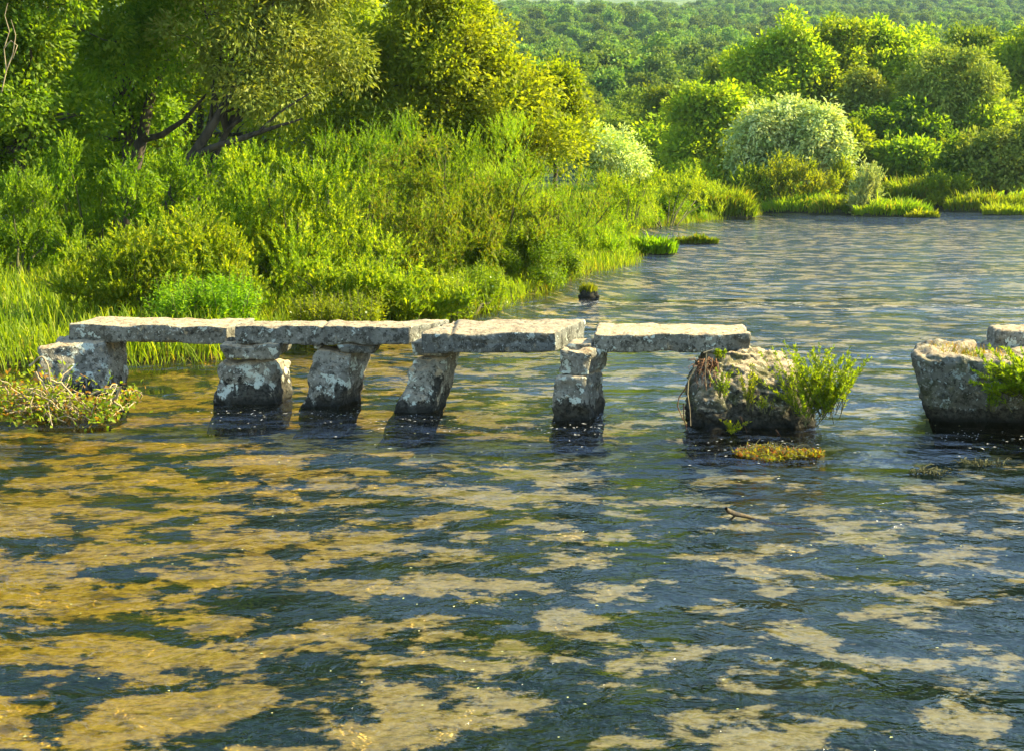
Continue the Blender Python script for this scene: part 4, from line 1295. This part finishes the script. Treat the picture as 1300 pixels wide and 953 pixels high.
for lab, px, py, Yd, rx, rz, n, ns in (('main leafy branch heap with yellow-green leaves at the biggest pier foot', 62, 518, 17.3, 0.55, 0.40, 1500, 150),
                                      ('leafy branch with dark leaves at the left frame edge', 6, 510, 17.3, 0.30, 0.34, 620, 24),
                                      ('small leafy twig beside the crooked white branch', 137, 516, 17.2, 0.22, 0.26, 480, 16),
                                      ('last leafy twig touching the sunlit side of the biggest pier', 165, 502, 17.75, 0.13, 0.08, 90, 7)):
    b = ony(px, py, Yd)
    b[2] = 0.0
    zc = ony(px, py, Yd)[2]
    o = root('leafy_branch', lab, 'branch', b, 'leafy drift branches by the biggest pier')
    P = r.normal(0, 0.5, (n, 3)) * [rx, 0.55, rz] + [0, 0, max(zc, 0.06)]
    P[:, 2] = np.abs(P[:, 2])
    A_ = Acc()
    A_.add(leaves(P, rdir(n, r), nrm(rdir(n, r) * 0.7 + [0, 0, 0.8]), 0.068 * r.uniform(.6, 1.3, n), 0.042))
    A_.build('foliage', M_DRIFTLEAF, o)
    W_ = Acc()
    for i in range(ns):
        c = P[r.integers(n)]
        e = P[r.integers(n)]
        e = c + (e - c) * min(1, 0.5 / max(0.05, np.linalg.norm(e - c)))
        W_.add(tube(curve(c, e, 0.03, 5, 0.015, r), np.linspace(0.009, 0.004, 5), 4))
    W_.build('stems', M_DRIFT, o)

# pale flecks on the water, standing in for sparkle
n = 450
PX = np.stack([r.uniform(-6, 8, n), r.uniform(7.5, 26, n)], 1)
PX = PX[sdf(PX, left_poly) < -0.3]
n = len(PX)
P = np.stack([PX[:, 0], PX[:, 1], np.full(n, 0.006)], 1)
V, Fc = leaves(P, nrm(r.normal(0, 1, (n, 3)) * [1, 1, 0.05]), np.tile([0, 0, 1.0], (n, 1)), 0.026 * r.uniform(.4, 1.3, n), 0.016)
tag(mesh_obj('water_sparkle', V, [Fc], M_FLOWER), 'yellowish petals drifting on the river', 'petals', kind='stuff')

# foam flecks around the stones that stand in the current
r = np.random.default_rng(88)
FP = []
for px, py, sx, m in ((310, 520, 0.6, 22), (415, 522, 0.6, 22), (540, 528, 0.7, 40), (735, 538, 0.6, 40), (960, 560, 1.0, 36), (1225, 548, 1.0, 60), (747, 382, 0.6, 30)):
    c = onz(px, py)
    FP.append(c[:2] + np.stack([r.normal(0, sx * 0.6, m), -r.gamma(1.6, 0.35, m) + 0.12], 1))
FP = np.concatenate(FP)
n = len(FP)
V, Fc = leaves(np.stack([FP[:, 0], FP[:, 1], np.full(n, 0.007)], 1), nrm(r.normal(0, 1, (n, 3)) * [1, 0.5, 0.03]), np.tile([0, 0, 1.0], (n, 1)), 0.035 * r.uniform(.4, 1.5, n), 0.016)
t_ = NT('foam')
b_ = t_.n('ShaderNodeBsdfDiffuse')
b_.inputs[0].default_value = (0.6, 0.6, 0.55, 1)
tag(mesh_obj('water_foam', V, [Fc], t_.surf(b_.outputs[0])), 'small white foam flecks around the pier stones', 'foam', kind='stuff')

# ------------------------------------------------------------------ wooded hillside
M_CLUMP = leaf_mat('hill_leaf', (0.075, 0.13, 0.018), (0.15, 0.21, 0.034), objvar=0.5, transl=0.25)
variants = []
vcol = bpy.data.collections.new('hill_tree_kinds')
for k in range(5):
    r = np.random.default_rng(900 + k)
    lobes = []
    for j in range(5):
        a = j * 1.26 + r.uniform(-.4, .4)
        d = r.uniform(0.5, 1.5)
        lobes.append([math.cos(a) * d, math.sin(a) * d, r.uniform(2.6, 4.6), r.uniform(1.0, 1.6), r.uniform(1.0, 1.6), r.uniform(1.0, 1.5)])
    lobes.append([0, 0, 5.2 + r.uniform(-.6, .8), 1.4, 1.4, 1.2])
    lv, P = crown_leaves(sublobes(lobes, r, 4), 300, 26, 0.60, 0.34, 0.30, r, 0.2, 0.75, nout=0.8, nj=0.22)
    A_ = Acc()
    A_.add(lv)
    A_.add(tube(np.array([[0, 0, -0.5], [0, 0, 1.5], [0.1, 0, 3.5]]), [0.25, 0.2, 0.1], 5))
    o = A_.build('hill_tree', M_CLUMP)
    COL.objects.unlink(o)
    vcol.objects.link(o)

r = np.random.default_rng(77)
pts = []
Yv = 215.0
while Yv < 960:
    step = 5.6 + 0.0020 * Yv
    x0, x1 = -0.22 * Yv, 0.47 * Yv
    n = int((x1 - x0) / step)
    xx = x0 + (np.arange(n) + r.uniform(-.45, .45, n)) * step
    pts.append(np.stack([xx, Yv + r.uniform(-.5, .5, n) * step], 1))
    Yv += step
PX = np.concatenate(pts)
PX = PX[r.uniform(0, 1, len(PX)) > 0.06]
hz = height(PX)
me = bpy.data.meshes.new('hillside_forest')
me.vertices.add(len(PX))
me.vertices.foreach_set('co', np.stack([PX[:, 0], PX[:, 1], hz - 0.3], 1).astype(np.float32).ravel())
at = me.attributes.new('tree_scale', 'FLOAT', 'POINT')
at.data.foreach_set('value', ((0.95 + r.gamma(2.0, 0.26, len(PX))).clip(0.95, 2.0) * (1 + 0.15 * vnoise(PX, 0.05, 4))).astype(np.float32))
fo = bpy.data.objects.new('hillside_forest', me)
COL.objects.link(fo)
tag(fo, 'dense wood covering the whole hillside behind the river', 'wood', kind='stuff')
ng = bpy.data.node_groups.new('forest_scatter', 'GeometryNodeTree')
ng.interface.new_socket('Geometry', in_out='INPUT', socket_type='NodeSocketGeometry')
ng.interface.new_socket('Geometry', in_out='OUTPUT', socket_type='NodeSocketGeometry')
gi, go = ng.nodes.new('NodeGroupInput'), ng.nodes.new('NodeGroupOutput')
m2p = ng.nodes.new('GeometryNodeMeshToPoints')
iop = ng.nodes.new('GeometryNodeInstanceOnPoints')
ci = ng.nodes.new('GeometryNodeCollectionInfo')
ci.inputs[0].default_value = vcol
ci.inputs['Separate Children'].default_value = True
ci.inputs['Reset Children'].default_value = True
rz = ng.nodes.new('FunctionNodeRandomValue')
rz.data_type = 'FLOAT_VECTOR'
rz.inputs[0].default_value = (0, 0, 0)
rz.inputs[1].default_value = (0, 0, 6.283)
sa = ng.nodes.new('GeometryNodeInputNamedAttribute')
sa.data_type = 'FLOAT'
sa.inputs[0].default_value = 'tree_scale'
ng.links.new(gi.outputs[0], m2p.inputs[0])
ng.links.new(m2p.outputs[0], iop.inputs['Points'])
ng.links.new(ci.outputs[0], iop.inputs['Instance'])
iop.inputs['Pick Instance'].default_value = True
ng.links.new(rz.outputs[0], iop.inputs['Rotation'])
ng.links.new(sa.outputs[0], iop.inputs['Scale'])
ng.links.new(iop.outputs[0], go.inputs[0])
md = fo.modifiers.new('scatter', 'NODES')
md.node_group = ng

# individual trees at the foot of the hill
protos = []
for k in range(4):
    r = np.random.default_rng(950 + k)
    lobes = []
    for j in range(6):
        a = j * 1.05 + r.uniform(-.4, .4)
        d = r.uniform(0.8, 2.1)
        lobes.append([math.cos(a) * d, math.sin(a) * d, r.uniform(2.6, 5.6), r.uniform(1.3, 2.0), r.uniform(1.3, 2.0), r.uniform(1.1, 1.8)])
    lobes.append([0, 0, 6.6 + r.uniform(-.6, 1.2), 1.6, 1.6, 1.5])
    lv, P = crown_leaves(sublobes(lobes, r, 6), 300, 30, 0.75, 0.36, 0.26, r, 0.25, 0.7, nout=0.7, nj=0.28)
    o = root('foothill_tree', '', 'tree', (0, 0, 0))
    A_ = Acc()
    A_.add(lv)
    c = A_.build('crown', M_FAR, o)
    W_ = Acc()
    limbs(W_, (0, 0, 0), lobes, 0.22, r, P, 30)
    tk = W_.build('trunk', M_BARK, o)
    protos.append((o, c, tk))
used = set()
spots = [(742, 152, 1.0), (772, 150, .8), (765, 165, .9), (800, 160, 1.0), (830, 155, .95), (815, 175, .9), (850, 170, 1.0), (885, 165, .95), (790, 185, .95), (870, 195, 1.05),
         (910, 185, 1.0), (845, 200, 1.0), (940, 170, .9), (755, 205, 1.0), (960, 205, 1.05), (1000, 180, .9), (1250, 175, 1.0), (1290, 165, 1.05), (1320, 190, 1.1), (1225, 200, 1.0),
         (1190, 185, .9), (1150, 200, 1.0), (1100, 190, .95), (1050, 205, 1.05), (700, 190, 1.0), (670, 205, 1.0), (780, 130, .8), (830, 128, .75), (800, 140, .8), (1280, 140, .9), (860, 140, .8)]
r = np.random.default_rng(31)
for i, (px, Yd, sc) in enumerate(spots):
    k = i % 4
    o, c, tk = protos[k]
    if k in used:
        o2 = o.copy()
        COL.objects.link(o2)
        for ch in (c, tk):
            d = ch.copy()
            COL.objects.link(d)
            d.parent = o2
        o = o2
    used.add(k)
    bx = (px - 650) / F * Yd
    o.location = (bx, Yd, gz(bx, Yd) - 0.1)
    o.rotation_euler = (0, 0, r.uniform(0, 6.28))
    o.scale = (sc,) * 3
    o['label'] = 'bluish-green leafy tree at the foot of the wooded hillside'
    o['group'] = 'trees at the foot of the hillside'

# ------------------------------------------------------------------ air
if True:
    hx, hy0, hy1, hz0, hz1 = 2700.0, -70.0, 2300.0, -1.6, 262.0
    V = np.array([[x, y, z] for z in (hz0, hz1) for y in (hy0, hy1) for x in (-hx, hx)])
    Fq = np.array([[0, 2, 3, 1], [4, 5, 7, 6], [0, 1, 5, 4], [2, 6, 7, 3], [0, 4, 6, 2], [1, 3, 7, 5]])
    hm = NT('haze')
    pv = hm.n('ShaderNodeVolumePrincipled')
    pv.inputs['Color'].default_value = (0.55, 0.85, 1.0, 1)
    pv.inputs['Density'].default_value = 0.0001
    pv.inputs['Anisotropy'].default_value = 0.2
    hm.l(pv.outputs[0], hm.out.inputs['Volume'])
    hz = mesh_obj('haze', V, [Fq], hm.m)
    tag(hz, 'thin summer haze filling the air over river and hills', 'haze', kind='stuff')
